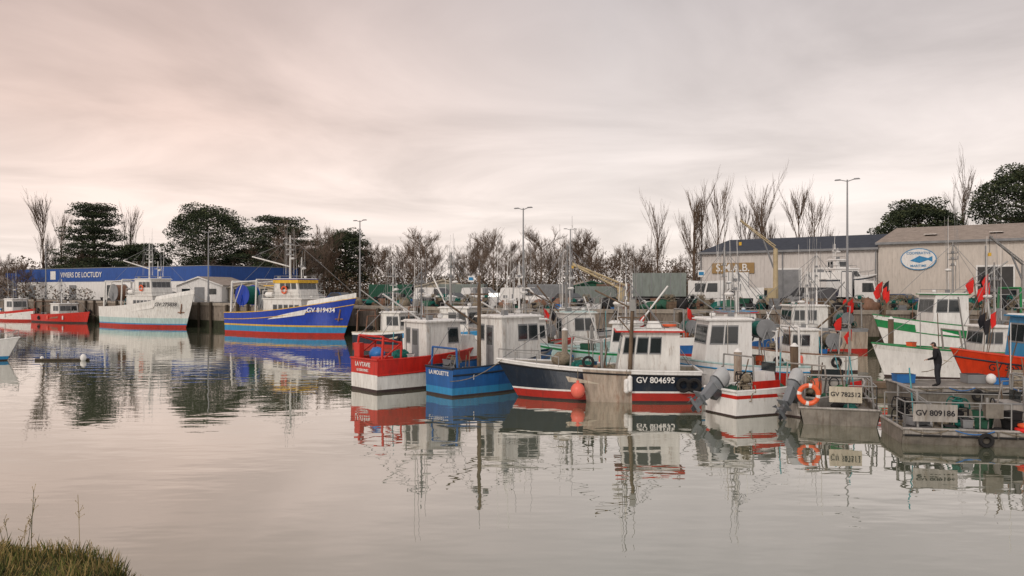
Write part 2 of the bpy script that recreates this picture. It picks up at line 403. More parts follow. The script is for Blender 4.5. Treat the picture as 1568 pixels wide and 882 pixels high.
T.text('LA MOUETTE',(-.02,0,1.05),(90,0,-90),.27,whitec,name='boat_name')
T.done()
# --- navy boat, bow left
T=Thing('navy_red_fishing_boat',(8.35,34.8,0),174.5)
H=Hull(T,9.1,3.0,1.35,1.75,[(A(.08),anti),(A(.42),antir),(A(.5),whitec),(S(.18),navy),(S(.0),whitec)],deckm,cream,bul=.65,cap=whitec,panel=(.34,.57,beige,1),strake=(.18,black),rake=1.3,fd=.66,N=30)
house(T,.9,3.7,2.1,.9,3.05,white,white,nf=3,ns=3,rf=.35,su=(.3,.97),trim=red,winv=(.58,.88),over=.2)
T.p('roof_gear'); T.bx(1.6,2.3,-.3,.3,3.2,3.5,whitec,tx=.1,ty=.1); T.ell((2.7,.3,3.4),(.3,.3,.14),whitec); T.torus((1.2,-.6,3.3),.28,.07,orange,'z')
mast(T,3.2,.1,3.1,5.6,whitec,.05,2,3,stays=[(8.8,0,1.8),(.2,1.2,1.4),(.2,-1.2,1.4)])
T.p('wooden_post'); T.tube((3.1,1.15,.8),(2.95,1.2,4.5),.1,wood,.07,n=8); T.tube((2.6,1.2,3.7),(3.6,1.2,3.7),.04,wood); T.bx(2.85,3.1,1.1,1.3,4.0,4.5,galv)
T.tube((3.0,1.2,4.1),(4.6,.9,4.9),.04,wood); T.tube((3.0,1.2,3.0),(3.6,1.2,3.7),.03,wood)
T.p('hauling_gantry'); T.path([(4.3,1.2,1.2),(4.3,1.2,2.6),(5.6,1.0,2.9),(5.7,1.0,1.4)],.05,galv); T.path([(4.3,-1.2,1.2),(4.3,-1.2,2.6),(4.3,1.2,2.6)],.05,galv)
T.torus((4.9,1.35,1.75),.22,.06,black,'y'); T.bx(4.5,5.3,1.1,1.3,1.35,1.6,steel)
clutter(T,4.0,5.8,-1.1,1.0,.75,14); T.p('nets'); T.ell((5.2,.2,1.25),(.8,.7,.45),teal,12,8,.15); T.ell((6.1,-.3,1.7),(.5,.5,.35),rope,10,7,.15)
rail(T,[(6.2,1.25,1.5),(7.2,.95,1.6),(8.2,.5,1.65),(9.0,.0,1.75),(8.2,-.5,1.65),(7.2,-.95,1.6)],.45,galv,.02,False)
T.p('buoy'); buoy(T,5.35,1.72,.55,.31)
T.p('fender'); fender(T,3.1,1.6,.85); fender(T,3.25,1.62,.75,whitec,.12,.4)
T.p('tyre_fender'); 
for q in(.35,.8): T.torus((q,1.5,.8),.24,.09,black,'y')
T.text('GV 804695',(2.0,1.56,1.0),(90,0,180),.36,whitec,name='registration')
T.done()
# --- white cabin boat behind
T=Thing('white_cabin_fishing_boat',(14.2,38.2,0),184)
H=Hull(T,7.4,2.7,1.2,1.8,[(A(.1),anti),(A(.25),lblue),(S(0),whitec)],deckm,cream,bul=.6,cap=sky_b,strake=(.25,lblue))
house(T,2.8,5.2,2.1,.9,3.45,whitec,whitec,nf=3,ns=2,rf=.35,su=(.3,.95),winv=(.58,.88))
mast(T,3.2,0,3.5,6.0,whitec,.05,2,4,stays=[(.2,1,2.5),(.2,-1,2.5)])
arch(T,.5,2.2,1.2,3.1,whitec,.055); arch(T,1.6,2.2,1.2,2.9,whitec,.045)
T.p('net_drum'); drum(T,1.9,0,3.0,.5,1.1,teal); clutter(T,.4,2.6,-1,1,.8,14)
T.p('buoy'); buoy(T,2.4,1.5,1.0,.2,bluep); T.done()
# --- small outboard boats
T=Thing('outboard_motorboat',(8.25,30.6,0),26)
H=Hull(T,5.6,2.2,1.0,1.25,[(A(.06),anti),(A(.7),whitec),(A(.84),red),(S(0),whitec)],deckm,whitec,bul=.45,rake=.7,cap=whitec,zb=-.3)
outboard(T,-.15,.1,.85,52,1.25)
T.p('console'); T.bx(1.9,2.6,-.4,.4,.6,1.6,whitec,tx=.1,ty=.05); T.bx(2.5,2.54,-.38,.38,1.5,1.95,glass)
T.p('red_panel'); T.bx(.8,2.2,-.95,-.91,1.05,1.35,red); T.bx(3.1,3.15,-.9,.9,1.0,1.5,red)
arch(T,.9,1.8,1,2.3,galv,.035); T.tube((.9,-.5,2.3),(.9,-.5,3.4),.015,whitec,n=4); T.tube((.9,.6,2.3),(.9,.6,3.7),.02,alu,n=4)
clutter(T,.5,3.4,-.8,.8,.6,9); T.done()
T=Thing('outboard_skiff',(11.0,29.9,0),40)
H=Hull(T,5.4,2.0,.8,1.1,[(A(.06),anti),(A(.6),alu),(S(0),alu)],alud,alu,bul=.4,rake=.7,cap=alu,zb=-.3)
outboard(T,-.15,0,.85,42,1.25)
arch(T,.7,1.7,.8,2.0,alu,.035); clutter(T,.5,3.4,-.7,.7,.5,10)
T.p('side_panels'); T.bx(.9,2.2,-.96,-.92,.8,1.2,green); T.bx(2.3,3.3,-.96,-.92,.8,1.25,flagr)
T.done()
# --- aluminium barges
def barge(name,loc,rot,L,W,top,reg=None,regmat=whitec,seed=1,deck=None,regx=None,nrail=True,color=alu,ncl=10,console=True):
    random.seed(seed)
    T=Thing(name,loc,rot); T.p('hull'); deck=deck if deck is not None else top-.25
    h=W/2; xs=[0,L*.2,L*.5,L*.78,L*.92,L]
    zbs=[-.35,-.35,-.35,-.3,-.05,top-.28]; 
    for i in range(5):
        a,b=xs[i],xs[i+1]
        for sd in(1,-1):
            T.mesh([(a,sd*(h-.2),zbs[i]),(b,sd*(h-.2),zbs[i+1]),(b,sd*h,max(zbs[i+1]+.05,top-.24)),(a,sd*h,top-.24)],[(0,1,2,3)],alud)
            T.mesh([(a,sd*h,top-.24),(b,sd*h,max(zbs[i+1]+.05,top-.24)),(b,sd*h,top),(a,sd*h,top)],[(0,1,2,3)],color)
        T.mesh([(a,-h+.2,zbs[i]),(b,-h+.2,zbs[i+1]),(b,h-.2,zbs[i+1]),(a,h-.2,zbs[i])],[(0,1,2,3)],alud)
        T.mesh([(a,-h+.05,deck),(b,-h+.05,deck),(b,h-.05,deck),(a,h-.05,deck)],[(0,1,2,3)],alud)
    T.mesh([(0,-h+.2,-.35),(0,h-.2,-.35),(0,h,top),(0,-h,top)],[(0,1,2,3)],alud)
    T.mesh([(L,-h+.12,top-.28),(L,h-.12,top-.28),(L,h,top),(L,-h,top)],[(0,1,2,3)],color)
    for sd in(1,-1):
        for i in range(int(L/.55)+1): T.bx(i*.55,i*.55+.05,sd*h-(.05 if sd<0 else -.0),sd*h+(.05 if sd>0 else 0),top-.24,top-.03,alud)
        T.mesh([(0,sd*(h-.05),deck),(L,sd*(h-.05),deck),(L,sd*(h-.05),top),(0,sd*(h-.05),top)],[(0,1,2,3)],alud)
    T.p('gunwale'); T.path([(0,-h,top),(L,-h,top),(L,h,top),(0,h,top),(0,-h,top)],.05,color)
    T.tube((0,-h-.03,top-.2),(L*.9,-h-.03,top-.2),.035,black,n=5)
    T.p('side_lines')
    for i in range(5): T.sag((L*i/6+.2,-h-.06,top),(L*(i+1)/6,-h-.06,top),.12,.016,random.choice([rope,bluep,rope]))
    if nrail:
        rail(T,[(x,-h+.1,top) for x in(.1,1.2,2.3,3.2)],.85,galv,.024)
        rail(T,[(x,h-.1,top) for x in(.1,1.2,2.3,3.2,4.5)],.85,galv,.024)
        rail(T,[(.1,-h+.1,top),(.1,-.3,top)],.85,galv,.024)
        arch(T,.5,W-.3,top,top+1.15,galv,.04); T.p('tow_frame'); T.path([(.5,-.4,top+1.1),(1.5,-.4,top+.4),(1.5,.4,top+.4),(.5,.4,top+1.1)],.035,galv)
    if console:
        T.p('console'); cx=L*.4
        T.bx(cx,cx+.7,-.45,.45,deck,deck+1.05,alu,tx=.08,ty=.03); T.bx(cx+.05,cx+.6,-.47,.47,deck+1.0,deck+1.04,greyp); T.torus((cx-.1,0,deck+.95),.18,.02,black,'x')
        T.bx(cx+.55,cx+.58,-.4,.4,deck+1.04,deck+1.4,glass)
        T.path([(cx+.7,-.5,deck),(cx+.6,-.5,deck+1.9),(cx+.6,.5,deck+1.9),(cx+.7,.5,deck)],.025,galv)
        T.tube((cx+.6,.4,deck+1.9),(cx+.6,.4,deck+3.6),.012,whitec,n=4)
    clutter(T,.5,L*.85,-h+.4,h-.4,deck,ncl)
    T.p('fenders')
    for q in(2.4,5.3): T.torus((q,-h-.12,top-.28),.17,.07,black,'y',12,6)
    if reg:
        T.p('registration_board')
        if reg[1]=='back':
            T.bx(-.05,-.02,-.75,.35,top+.25,top+.82,cream); T.text(reg[0],(-.066,-.2,top+.54),(90,0,-90),.22,ink,name='registration')
        else:
            x=reg[2]; T.bx(x-.65,x+.65,-h-.05,-h-.02,top+.25,top+.8,alu); T.text(reg[0],(x,-h-.066,top+.52),(90,0,0),.25,ink,name='registration')
    return T
T=barge('aluminium_work_barge',(11.9,28.1,0),72,6.0,2.7,.6,('GV 782512','back'),seed=11,ncl=14)
T.p('life_ring'); T.torus((-.12,1.05,1.1),.33,.085,orange,'x',20,8,whitec)
T.p('tarpaulin'); T.ell((3.4,.4,.9),(.9,.6,.4),orange,10,6,.15)
T.done()
T=barge('oyster_barge',(12.75,26.0,0),-11,8.0,2.5,.5,('GV 809186','side',.95),seed=5,ncl=20)
T.p('winch_posts'); T.tube((2.6,-.9,.4),(2.6,-.9,1.5),.05,galv); T.bx(2.45,2.95,-1.22,-.9,.9,1.35,alud); T.torus((3.6,-1.1,.55),.22,.07,flagr,'z'); T.torus((3.65,-1.1,.68),.2,.06,orange,'z')
T.tube((5.2,.9,.5),(5.3,.9,3.6),.03,cyan)
T.done()
T=barge('flat_deck_workboat',(15.6,31.2,0),-4,7,2.4,1.15,None,seed=21,deck=1.13,ncl=0,nrail=False,console=False)
T.p('blue_bins'); crate(T,.4,.5,1.14,.7,.5,.35,bluep); crate(T,3.2,.6,1.14,.7,.6,.35,greyp)
clutter(T,3.6,6.5,-.8,.8,1.14,8,'aft_gear')
T.done()
T=barge('aluminium_dory',(18.4,27.6,0),20,6,2.3,.7,None,seed=31,ncl=12); T.done()
# --- orange red boat right
random.seed(44)
T=Thing('orange_red_fishing_boat',(29.3,34.8,0),177)
H=Hull(T,9.3,3.0,1.55,2.25,[(A(.1),anti),(A(.75),navy),(A(.85),whitec),(S(0),redor)],deckb,cream,bul=.6,cap=redor,strake=(.35,navy),rake=1.2)
house(T,4.2,6.4,2.1,1.2,3.7,lblue,whitec,nf=3,ns=2,rf=.3); mast(T,4.5,0,3.7,6.5,whitec,.06,3,4,stays=[(9,0,2.2),(.3,1,1.6)])
arch(T,1,2.4,1.4,3.6,lblue,.07); clutter(T,.5,4,-1,1,1.0,10); flags(T,7.9,.4,2.0,3,h=2.0,k=1.0)
T.text('GV 365105',(7.35,1.29,1.5),(90,0,180),.42,ink,name='registration'); T.done()
# --- green and white boat near quay
T=Thing('green_white_trawler',(38.5,58.6,0),178)
H=Hull(T,11,3.6,2.0,3.0,[(A(.15),anti),(A(.45),antir),(S(.9),whitec),(S(.35),green),(S(0),whitec)],deckm,whitec,bul=.8,cap=green,strake=(.9,green),rake=1.4,N=26,panel=(.62,.75,whitec,1))
house(T,4.5,7.2,2.6,1.7,4.5,whitec,whitec,nf=3,ns=2,rf=.3,trim=green); mast(T,5,0,4.5,8.5,galv,.08,3,5,stays=[(10.6,0,3),(.3,1.4,2.2),(.3,-1.4,2.2)])
arch(T,.8,3,2,5.0,green,.09); arch(T,3,3,2,5.2,whitec,.07,.3); T.p('net_drum'); drum(T,2,0,2.9,.6,1.6,rope)
T.p('boom'); T.tube((4.6,.4,4.5),(1.5,1,7),.06,galv); clutter(T,.5,4,-1.3,1.3,1.3,12); flags(T,10.3,.4,2.8,7,h=2.5,k=1.3); flags(T,3.6,1.2,2.2,7,h=3.6,k=1.5)
T.done()
# --- trawler type
def trawler(name,loc,rot,L,B,s0,s1,bands,wh,trim,cap,seed,upper=None,drumm=teal,txt=None,txtm=whitec,strake=None):
    random.seed(seed)
    T=Thing(name,loc,rot)
    H=Hull(T,L,B,s0,s1,bands,deckm,wh,bul=.9,cap=cap,rake=2.0,N=30,fd=.72,strake=strake,zb=-.8,full=2.6)
    T.p('forecastle')
    k=L/16
    house(T,5.2*k,10.6*k,B*.68,s0-.7,s0+1.5,wh,wh,nf=0,ns=5,rf=.2,back=False,trim=wh,winv=(.5,.72),name='deckhouse')
    house(T,6.4*k,9.9*k,B*.56,s0+1.63,s0+3.6,wh,wh,nf=4,ns=3,rf=.35,trim=trim,winv=(.5,.82),name='wheelhouse')
    if upper:
        T.p('wheelhouse_band'); hw=B*.28+.03
        T.bx(6.35*k,9.95*k-.2,-hw,hw,s0+3.22,s0+3.56,upper)
        T.bx(6.4*k-1.6,6.4*k,-hw+.1,hw-.1,s0+2.9,s0+3.0,upper)
    rail(T,[(5.2*k,-B*.34,s0+1.6),(7*k,-B*.34,s0+1.6),(9*k,-B*.34,s0+1.6),(10.4*k,-B*.34,s0+1.6),(10.4*k,B*.34,s0+1.6)],.8,wh,.03)
    T.p('whaleback')
    for sd in(1,-1):
        pts=[H.pt(t,H.s(t),sd) for t in(.72,.8,.88,.95,1)]
        T.mesh([p for p in pts]+[(p[0],p[1]*.92,p[2]+.5) for p in pts],[(i,i+1,i+6,i+5) for i in range(4)],wh)
    mast(T,7.3*k,0,s0+3.7,s0+8.4,wh,.12,3,5,stays=[(L-.4,0,s1+.5),(1,1.6,s0+2.5),(1,-1.6,s0+2.5)])
    mast(T,8.6*k,.3,s0+3.7,s0+6,wh,.07,1,4,name='radar_mast')
    arch(T,.8,B*.75,s0-.2,s0+3.4,trim if not upper else wh,.13); arch(T,4.2*k,B*.7,s0-.2,s0+3.6,wh,.1)
    T.p('gantry_braces')
    for q in(-1,1): T.tube((.8,q*B*.34,s0+3.3),(4.2*k,q*B*.33,s0+3.5),.06,wh); T.tube((.8,q*B*.34,s0+.2),(2.4,q*B*.34,s0+3.3),.05,wh)
    T.tube((7.3*k,0,s0+5),(2,0,s0+6.2),.08,wh); T.tube((7.3*k,0,s0+7.8),(2,0,s0+6.2),.025,greyp,n=4)
    T.p('net_drum'); drum(T,1.9,-.6,s0+1.9,1.15,1.5,drumm,royal if upper else greyp,.9); drum(T,3.2*k,.7,s0+1.2,.8,1.4,rope)
    clutter(T,1,5*k,-B*.3,B*.3,s0-.9,8)
    T.p('life_raft'); T.tube((5.6*k,-B*.3,s0+2),(5.6*k+1,-B*.3,s0+2),.3,whitec,n=10); T.torus((8*k,-B*.28-.15,s0+2.5),.35,.09,orange,'y')
    T.p('anchor'); T.tube(H.pt(.93,s1*.7,-1),Vector(H.pt(.93,s1*.5,-1))+Vector((0,-.05,-.4)),.08,steel); T.tube(Vector(H.pt(.91,s1*.45,-1)),Vector(H.pt(.96,s1*.45,-1)),.08,steel)
    if txt:
        v=H.pt(.84,s1*.68,-1); w=H.pt(.76,s1*.68,-1); ang=math.degrees(math.atan2(v[1]-w[1],v[0]-w[0]))
        T.text(txt,(v[0]-.3,v[1]-.32,v[2]),(80,0,ang),.62*k,txtm,name='registration')
    T.done()
trawler('blue_trawler',(-30.8,87.6,0),-30,17.2,5.2,2.3,4.0,[(A(.35),antir),(A(.95),lblue),(A(1.12),yellow),(S(.0),royal)],white,royal,yellow,3,upper=yellow,txt='GV 819434',strake=(.7,yellow))
trawler('white_trawler',(-54.2,105.6,0),-33,17.6,5.3,2.5,4.3,[(A(.35),antir),(A(.5),lblue),(A(1.2),sky_b),(S(0),white)],white,white,white,4,drumm=steel,txt='GV 275838',txtm=ink)
# --- quay boats
random.seed(9)
def workboat(name,loc,rot,L,B,s0,s1,bands,inner,hx,hm,rm,cap,seed,msz=5,arc=galv,fl=0,strake=None,ncl=9,drumcol=None,trim=None,low=0):
    random.seed(seed)
    T=Thing(name,loc,rot); H=Hull(T,L,B,s0,s1,bands,deckm,inner,bul=.6,cap=cap,strake=strake)
    ht=s0+R(1.7,2.0)-low
    house(T,hx[0],hx[1],B*.7,s0-.5,ht,hm,rm,nf=3,ns=2,rf=.25,trim=trim,winv=(.55,.85),su=(.3,.95))
    mast(T,hx[0]+.4,0,ht,ht+msz*.6,whitec if seed%2 else galv,.07,2,5,stays=[(L-.2,0,s1),(.3,B*.4,s0+1.5),(.3,-B*.4,s0+1.5),(hx[1],B*.3,ht),(hx[1],-B*.3,ht)])
    x2=hx[0]*.5 if hx[0]>1.5 else hx[1]+1
    arch(T,.4,B*.75,s0,s0+R(1.3,2.2),arc,.06); arch(T,x2,B*.8,s0,s0+R(1.2,2.1),arc,.05,R(-.2,.2))
    T.p('boom'); T.tube((hx[0],.2,ht),(hx[0]-R(1.5,2.5),R(-1,1),ht+R(1,2.6)),.055,random.choice([wood,galv,whitec,steel]))
    T.tube((hx[1]+.3,0,s0),(hx[1]+R(.6,1.6),R(-.6,.6),s0+R(2.2,3.6)),.04,random.choice([wood,galv,whitec]))
    clutter(T,.4,max(hx[0],1.2),-B*.35,B*.35,s0-.5,ncl); 
    if hx[1]<L-2: clutter(T,hx[1]+.3,L*.78,-B*.2,B*.2,s0-.3,5,'fore_gear')
    if drumcol: T.p('net_drum'); drum(T,1.2,0,s0+.8,.5,1.2,drumcol)
    if fl: flags(T,.8,.3,s0,fl,k=1.2)
    T.p('fenders')
    for q in(.2,.45,.65):
        for sd in(1,-1):
            v=H.pt(q+R(-.05,.05),s0*.6,sd)
            if random.random()<.35: T.torus((v[0],v[1]+sd*.08,v[2]),.24,.09,black,'y',12,6)
            elif random.random()<.6: fender(T,v[0],v[1]+sd*.1,v[2]+.1,random.choice([whitec,pink,bluep]),.1,.4)
    T.done()
WB=[(A(.12),anti),(S(.3),whitec),(S(0),lblue)]
workboat('red_hull_fishing_boat',(-70.5,116.2,0),-33,13,4,1.1,1.6,[(A(.2),anti),(S(0),red)],steel,(5,7.5),white,whitec,red,51,6,steel,ncl=16,low=.2)
workboat('white_red_fishing_boat',(-79,120,0),-30,9,3.2,1.3,1.9,[(A(.3),antir),(S(.3),whitec),(S(0),red)],cream,(2.5,5),whitec,whitec,red,52,5,galv,4)
workboat('white_fishing_boat',(-87,124.5,0),-30,9,3.2,1.3,1.9,WB,cream,(2.5,5),whitec,whitec,whitec,53,5)
workboat('grey_green_fishing_boat',(1.2,52.5,0),15,8,2.9,1.3,1.9,[(A(.12),anti),(S(.2),sky_b),(S(0),whitec)],cream,(2.2,4.6),white,sky_b,whitec,54,6,galv,2,drumcol=teal)
workboat('pale_green_fishing_boat',(8.5,45.5,0),172,7.5,2.7,1.2,1.7,[(A(.12),anti),(S(.15),sky_b),(S(0),green)],sky_b,(1.0,2.8),whitec,whitec,sky_b,55,4,galv,1)
workboat('white_blue_fishing_boat',(-7.8,60,0),-22,9,3.2,1.5,2.2,WB,cream,(3,5.5),white,whitec,lblue,56,7,steel,0,drumcol=steel)
workboat('rusty_fishing_boat',(-13.0,67.5,0),-32,8.5,3.2,1.2,1.9,[(A(.3),antir),(S(.2),navy),(S(0),whitec)],cream,(3,5.2),white,whitec,cream,57,7,steel,0)
workboat('white_stern_trawler',(0.5,57.5,0),-8,9.5,3.4,1.6,2.3,[(A(.3),antir),(S(.4),navy),(S(0),whitec)],cream,(3.2,5.8),white,whitec,navy,58,8,galv,0,drumcol=rope)
workboat('grey_hull_fishing_boat',(27.5,61.3,0),182,10,3.4,1.8,2.5,[(A(.3),antir),(S(.2),beige),(S(0),greyp)],greyp,(3,6),white,whitec,greyp,59,7,galv,6,drumcol=teal)
workboat('blue_white_fishing_boat',(11.8,56.5,0),5,9,3.2,1.4,2.1,[(A(.3),antir),(S(.5),blue),(S(0),whitec)],cream,(3.4,6),white,lblue,whitec,60,8,galv,2,drumcol=teal,trim=red)
workboat('white_potting_boat',(20.6,47,0),176,7,2.7,1.0,1.5,[(A(.12),anti),(S(0),white)],cream,(2.2,4.0),white,whitec,steel,61,6,alu,3,drumcol=rope,low=.4)
workboat('white_green_potting_boat',(28.5,43,0),175,8.2,2.9,1.45,1.9,[(A(.12),anti),(S(.3),whitec),(S(0),white)],cream,(1.2,2.8),white,whitec,green,62,6,alu,0,low=.6,ncl=4)
workboat('green_cabin_boat',(42,47,0),175,9,3.1,1.5,2.3,[(A(.12),anti),(S(.7),white),(S(0),green)],cream,(4,6.4),white,whitec,whitec,63,6,red,9)
workboat('red_cabin_boat',(47,56,0),178,9,3.1,1.7,2.5,[(A(.12),anti),(S(.7),whitec),(S(0),red)],cream,(2,5),white,whitec,whitec,64,7,galv,6)
workboat('red_deck_boat',(-2.5,46,0),30,7.5,2.7,1.2,1.8,[(A(.12),anti),(S(.3),whitec),(S(0),red)],cream,(3,5),white,whitec,red,65,6,alu,0)
# left near white boat + mooring
T=Thing('moored_dinghy',(-41.0,53.8,0),-3); H=Hull(T,7,2.5,1.1,1.6,[(A(.08),anti),(A(.3),lblue),(S(0),whitec)],deckm,whitec,bul=.4,rake=1.2); house(T,1.8,3.6,1.6,.7,2.3,whitec,whitec,ns=2); rail(T,[(5,.8,1.3),(6.2,.4,1.4),(6.9,0,1.6),(6.2,-.4,1.4),(5,-.8,1.3)],.5,galv,.02,False); T.done()
T=Thing('mooring_float',(-32.8,53.2,0),0); T.tube((0,0,.06),(3.6,.2,.06),.09,woodd,n=8); T.ell((3.3,0,.2),(.2,.2,.26),whitec); T.ell((.4,.1,.15),(.12,.12,.16),whitec); T.tube((1.5,.1,.1),(1.5,.1,.5),.04,wood); T.done()

# ------------------------------------------------------------------ man
def man(loc,rot):
    J=[((0,0,.95),.16),((0,.01,1.1),.16),((0,.04,1.3),.185),((0,.07,1.45),.12),((0,.11,1.53),.065),((0,.145,1.6),.095),((0,.165,1.68),.098),((0,.16,1.745),.05)]
    E=[(0,1),(1,2),(2,3),(3,4),(4,5),(5,6),(6,7)]
    for sd in(-1,1):
        o=len(J); J+= [((sd*.21,.06,1.40),.09),((sd*.3,.06,1.14),.07),((sd*.17,.3,1.06),.04),((sd*.15,.37,1.045),.034)]
        E+=[(2,o),(o,o+1),(o+1,o+2),(o+2,o+3)]
        o=len(J); J+=[((sd*.1,0,.87),.12),((sd*.13,.03,.5),.085),((sd*.14,-.03,.1),.058),((sd*.16,.06,.05),.05),((sd*.17,.18,.04),.042)]
        E+=[(0,o),(o,o+1),(o+1,o+2),(o+2,o+3),(o+3,o+4)]
    def skinmesh(J,E,sub):
        me=bpy.data.meshes.new('tmp'); me.from_pydata([j[0] for j in J],E,[]); ob=bpy.data.objects.new('tmp',me); COL.objects.link(ob)
        ob.modifiers.new('s','SKIN')
        for i,j in enumerate(J):
            me.skin_vertices[0].data[i].radius=(j[1],j[1]); me.skin_vertices[0].data[i].use_root=(i==0)
        m=ob.modifiers.new('u','SUBSURF'); m.levels=sub; m.render_levels=sub
        dg=bpy.context.evaluated_depsgraph_get(); n=bpy.data.meshes.new_from_object(ob.evaluated_get(dg)); bpy.data.objects.remove(ob); return n
    e=bpy.data.objects.new('man_in_dark_jacket',None); COL.objects.link(e); e.location=loc; e.rotation_euler=(0,0,rad(rot))
    b=skinmesh(J,E,2); b.name='figure'; b.materials.clear()
    for m in(skin,hair,jack,trous,black): b.materials.append(m)
    for p in b.polygons:
        c=p.center; p.use_smooth=True
        if c.z>1.5: p.material_index=1 if (c.z>1.66 or c.y<.14 and c.z>1.56) else 0
        elif c.z<.13: p.material_index=4
        elif c.z<.88 and abs(c.x)<.26: p.material_index=3
        elif c.y>.33: p.material_index=0
        else: p.material_index=2
    o=bpy.data.objects.new('figure',b); COL.objects.link(o); o.parent=e
    for sd in(-1,1):
        for k in range(4):
            x=sd*(.125+.02*k); l=[.075,.088,.082,.06][k]
            f=skinmesh([((x,.385,1.05),.009),((x,.385+l*.5,1.04),.009),((x-sd*.004,.385+l*.8,1.01),.008),((x-sd*.006,.385+l*.75,.985),.007)],[(0,1),(1,2),(2,3)],1)
            f.materials.append(skin); q=bpy.data.objects.new('finger',f); COL.objects.link(q); q.parent=e
        f=skinmesh([((sd*.125,.35,1.05),.011),((sd*.095,.385,1.045),.01),((sd*.09,.42,1.03),.009)],[(0,1),(1,2)],1); f.materials.append(skin); q=bpy.data.objects.new('thumb',f); COL.objects.link(q); q.parent=e
    T=Thing('head_detail'); T.p('nose'); T.ell((0,.265,1.64),(.014,.022,.025),skin,8,6)
    T.p('ears'); 
    for sd in(-1,1): T.ell((sd*.095,.15,1.645),(.012,.025,.034),skin,8,6)
    T.p('eyes')
    for sd in(-1,1): T.ell((sd*.032,.245,1.665),(.012,.008,.008),ink,8,6)
    T.p('mouth'); T.ell((0,.244,1.6),(.024,.008,.006),flagr,8,5)
    h=T.done(); h.parent=e
man((16.75,30.4,1.13),50)

# ------------------------------------------------------------------ ground, quay, water
q=[(-1500,1112.7),(-110,148),(3.5,69.3),(30,65.2),(75,60.5),(1500,60)]
gm=M('ground_mixed',(.16,.14,.1),.95,scale=.05,var=.5,dirt=(.07,.09,.04),damt=.8)
vs=[(x,y,3) for x,y in q]+[(1500,3000,3),(-1500,3000,3)]
single('ground',vs,[tuple(range(len(vs)))],[gm])
vs=[(x,y,3.004) for x,y in q[1:5]]+[(105,92,3.004),(60,92,3.004),(30,112,3.004),(3.5,98,3.004),(-92,165,3.004)]
single('quay_road',vs,[tuple(range(len(vs)))],[asph])
T=Thing('quay_wall'); T.p('wall')
for a,b in zip(q[:-1],q[1:]):
    T.mesh([(a[0],a[1],-2),(b[0],b[1],-2),(b[0],b[1],2.78),(a[0],a[1],2.78)],[(0,1,2,3)],conc)
T.p('coping')
capm=M('coping_stone',(.34,.3,.25),.8,scale=2,var=.35)
for a,b in zip(q[1:-2],q[2:-1]):
    d=Vector((b[0]-a[0],b[1]-a[1],0)).normalized(); n=Vector((d.y,-d.x,0))*.12; a=Vector((*a,0));b=Vector((*b,0)); m=-n*6
    v=[a+n,b+n,b+m,a+m]; T.mesh([x+Vector((0,0,2.78)) for x in v]+[x+Vector((0,0,3.12)) for x in v],[(0,3,2,1),(4,5,6,7),(0,1,5,4),(1,2,6,5),(2,3,7,6),(3,0,4,7)],capm)
T.p('fender_piles')
for a,b in zip(q[1:-2],q[2:-1]):
    a=Vector((*a,0));b=Vector((*b,0)); d=(b-a); L=d.length; d.normalize(); n=Vector((d.y,-d.x,0)); s=1
    while s<L:
        p=a+d*s+n*.32; T.tube(p+Vector((0,0,-1)),p+Vector((0,0,R(2.6,3.3))),.17,woodd,n=7)
        if random.random()<.4: 
            p2=p+d*1.2; T.ell(p2+Vector((0,0,1.4)),(.25,.25,.45),black,10,6)
        s+=R(2.0,3.4)
for a in[(-22,88.4),(-5,76.2),(12,69),(24,67),(33,65.8)]:
    T.p('ladders')
    for k in(0,.45): T.tube((a[0]+k,a[1]-2.2 if a[0]<4 else a[1]-2.1,0),(a[0]+k,a[1]-2.2 if a[0]<4 else a[1]-2.1,3.6),.03,steel)
T.p('algae_band')
alg=M('algae',(.035,.04,.02),.8,scale=2,var=.6)
for a,b in zip(q[1:-2],q[2:-1]):
    d=Vector((b[0]-a[0],b[1]-a[1],0)).normalized(); n=Vector((d.y,-d.x,0))*.02
    T.mesh([(a[0]+n.x,a[1]+n.y,-.5),(b[0]+n.x,b[1]+n.y,-.5),(b[0]+n.x,b[1]+n.y,.9),(a[0]+n.x,a[1]+n.y,.9)],[(0,1,2,3)],alg)
T.done()

wm=bpy.data.materials.new('harbour_water'); wm.use_nodes=True; nt=wm.node_tree; nt.nodes.clear(); N=nt.nodes.new; Lk=nt.links.new
out=N('ShaderNodeOutputMaterial'); mix=N('ShaderNodeMixShader'); dif=N('ShaderNodeBsdfDiffuse'); gl=N('ShaderNodeBsdfGlossy'); fr=N('ShaderNodeFresnel'); pw=N('ShaderNodeMath')
dif.inputs['Color'].default_value=(.13,.155,.10,1); gl.inputs['Roughness'].default_value=.0; gl.inputs['Color'].default_value=(.96,.95,.93,1)
fr.inputs['IOR'].default_value=1.33; pw.operation='POWER'; pw.inputs[1].default_value=.33
tc=N('ShaderNodeTexCoord'); mp=N('ShaderNodeMapping'); Lk(tc.outputs['Object'],mp.inputs['Vector']); mp.inputs['Scale'].default_value=(.55,1.2,1)
n1=N('ShaderNodeTexNoise'); n1.inputs['Scale'].default_value=.9; n1.inputs['Detail'].default_value=2.5; n1.inputs['Roughness'].default_value=.42; Lk(mp.outputs[0],n1.inputs['Vector'])
n2=N('ShaderNodeTexNoise'); n2.inputs['Scale'].default_value=.06; n2.inputs['Detail'].default_value=2; Lk(tc.outputs['Object'],n2.inputs['Vector'])
mr=N('ShaderNodeMapRange'); mr.inputs[1].default_value=.4; mr.inputs[2].default_value=.65; mr.inputs[3].default_value=.4; mr.inputs[4].default_value=1.0; Lk(n2.outputs['Fac'],mr.inputs[0])
ml=N('ShaderNodeMath'); ml.operation='MULTIPLY'; Lk(n1.outputs['Fac'],ml.inputs[0]); Lk(mr.outputs[0],ml.inputs[1])
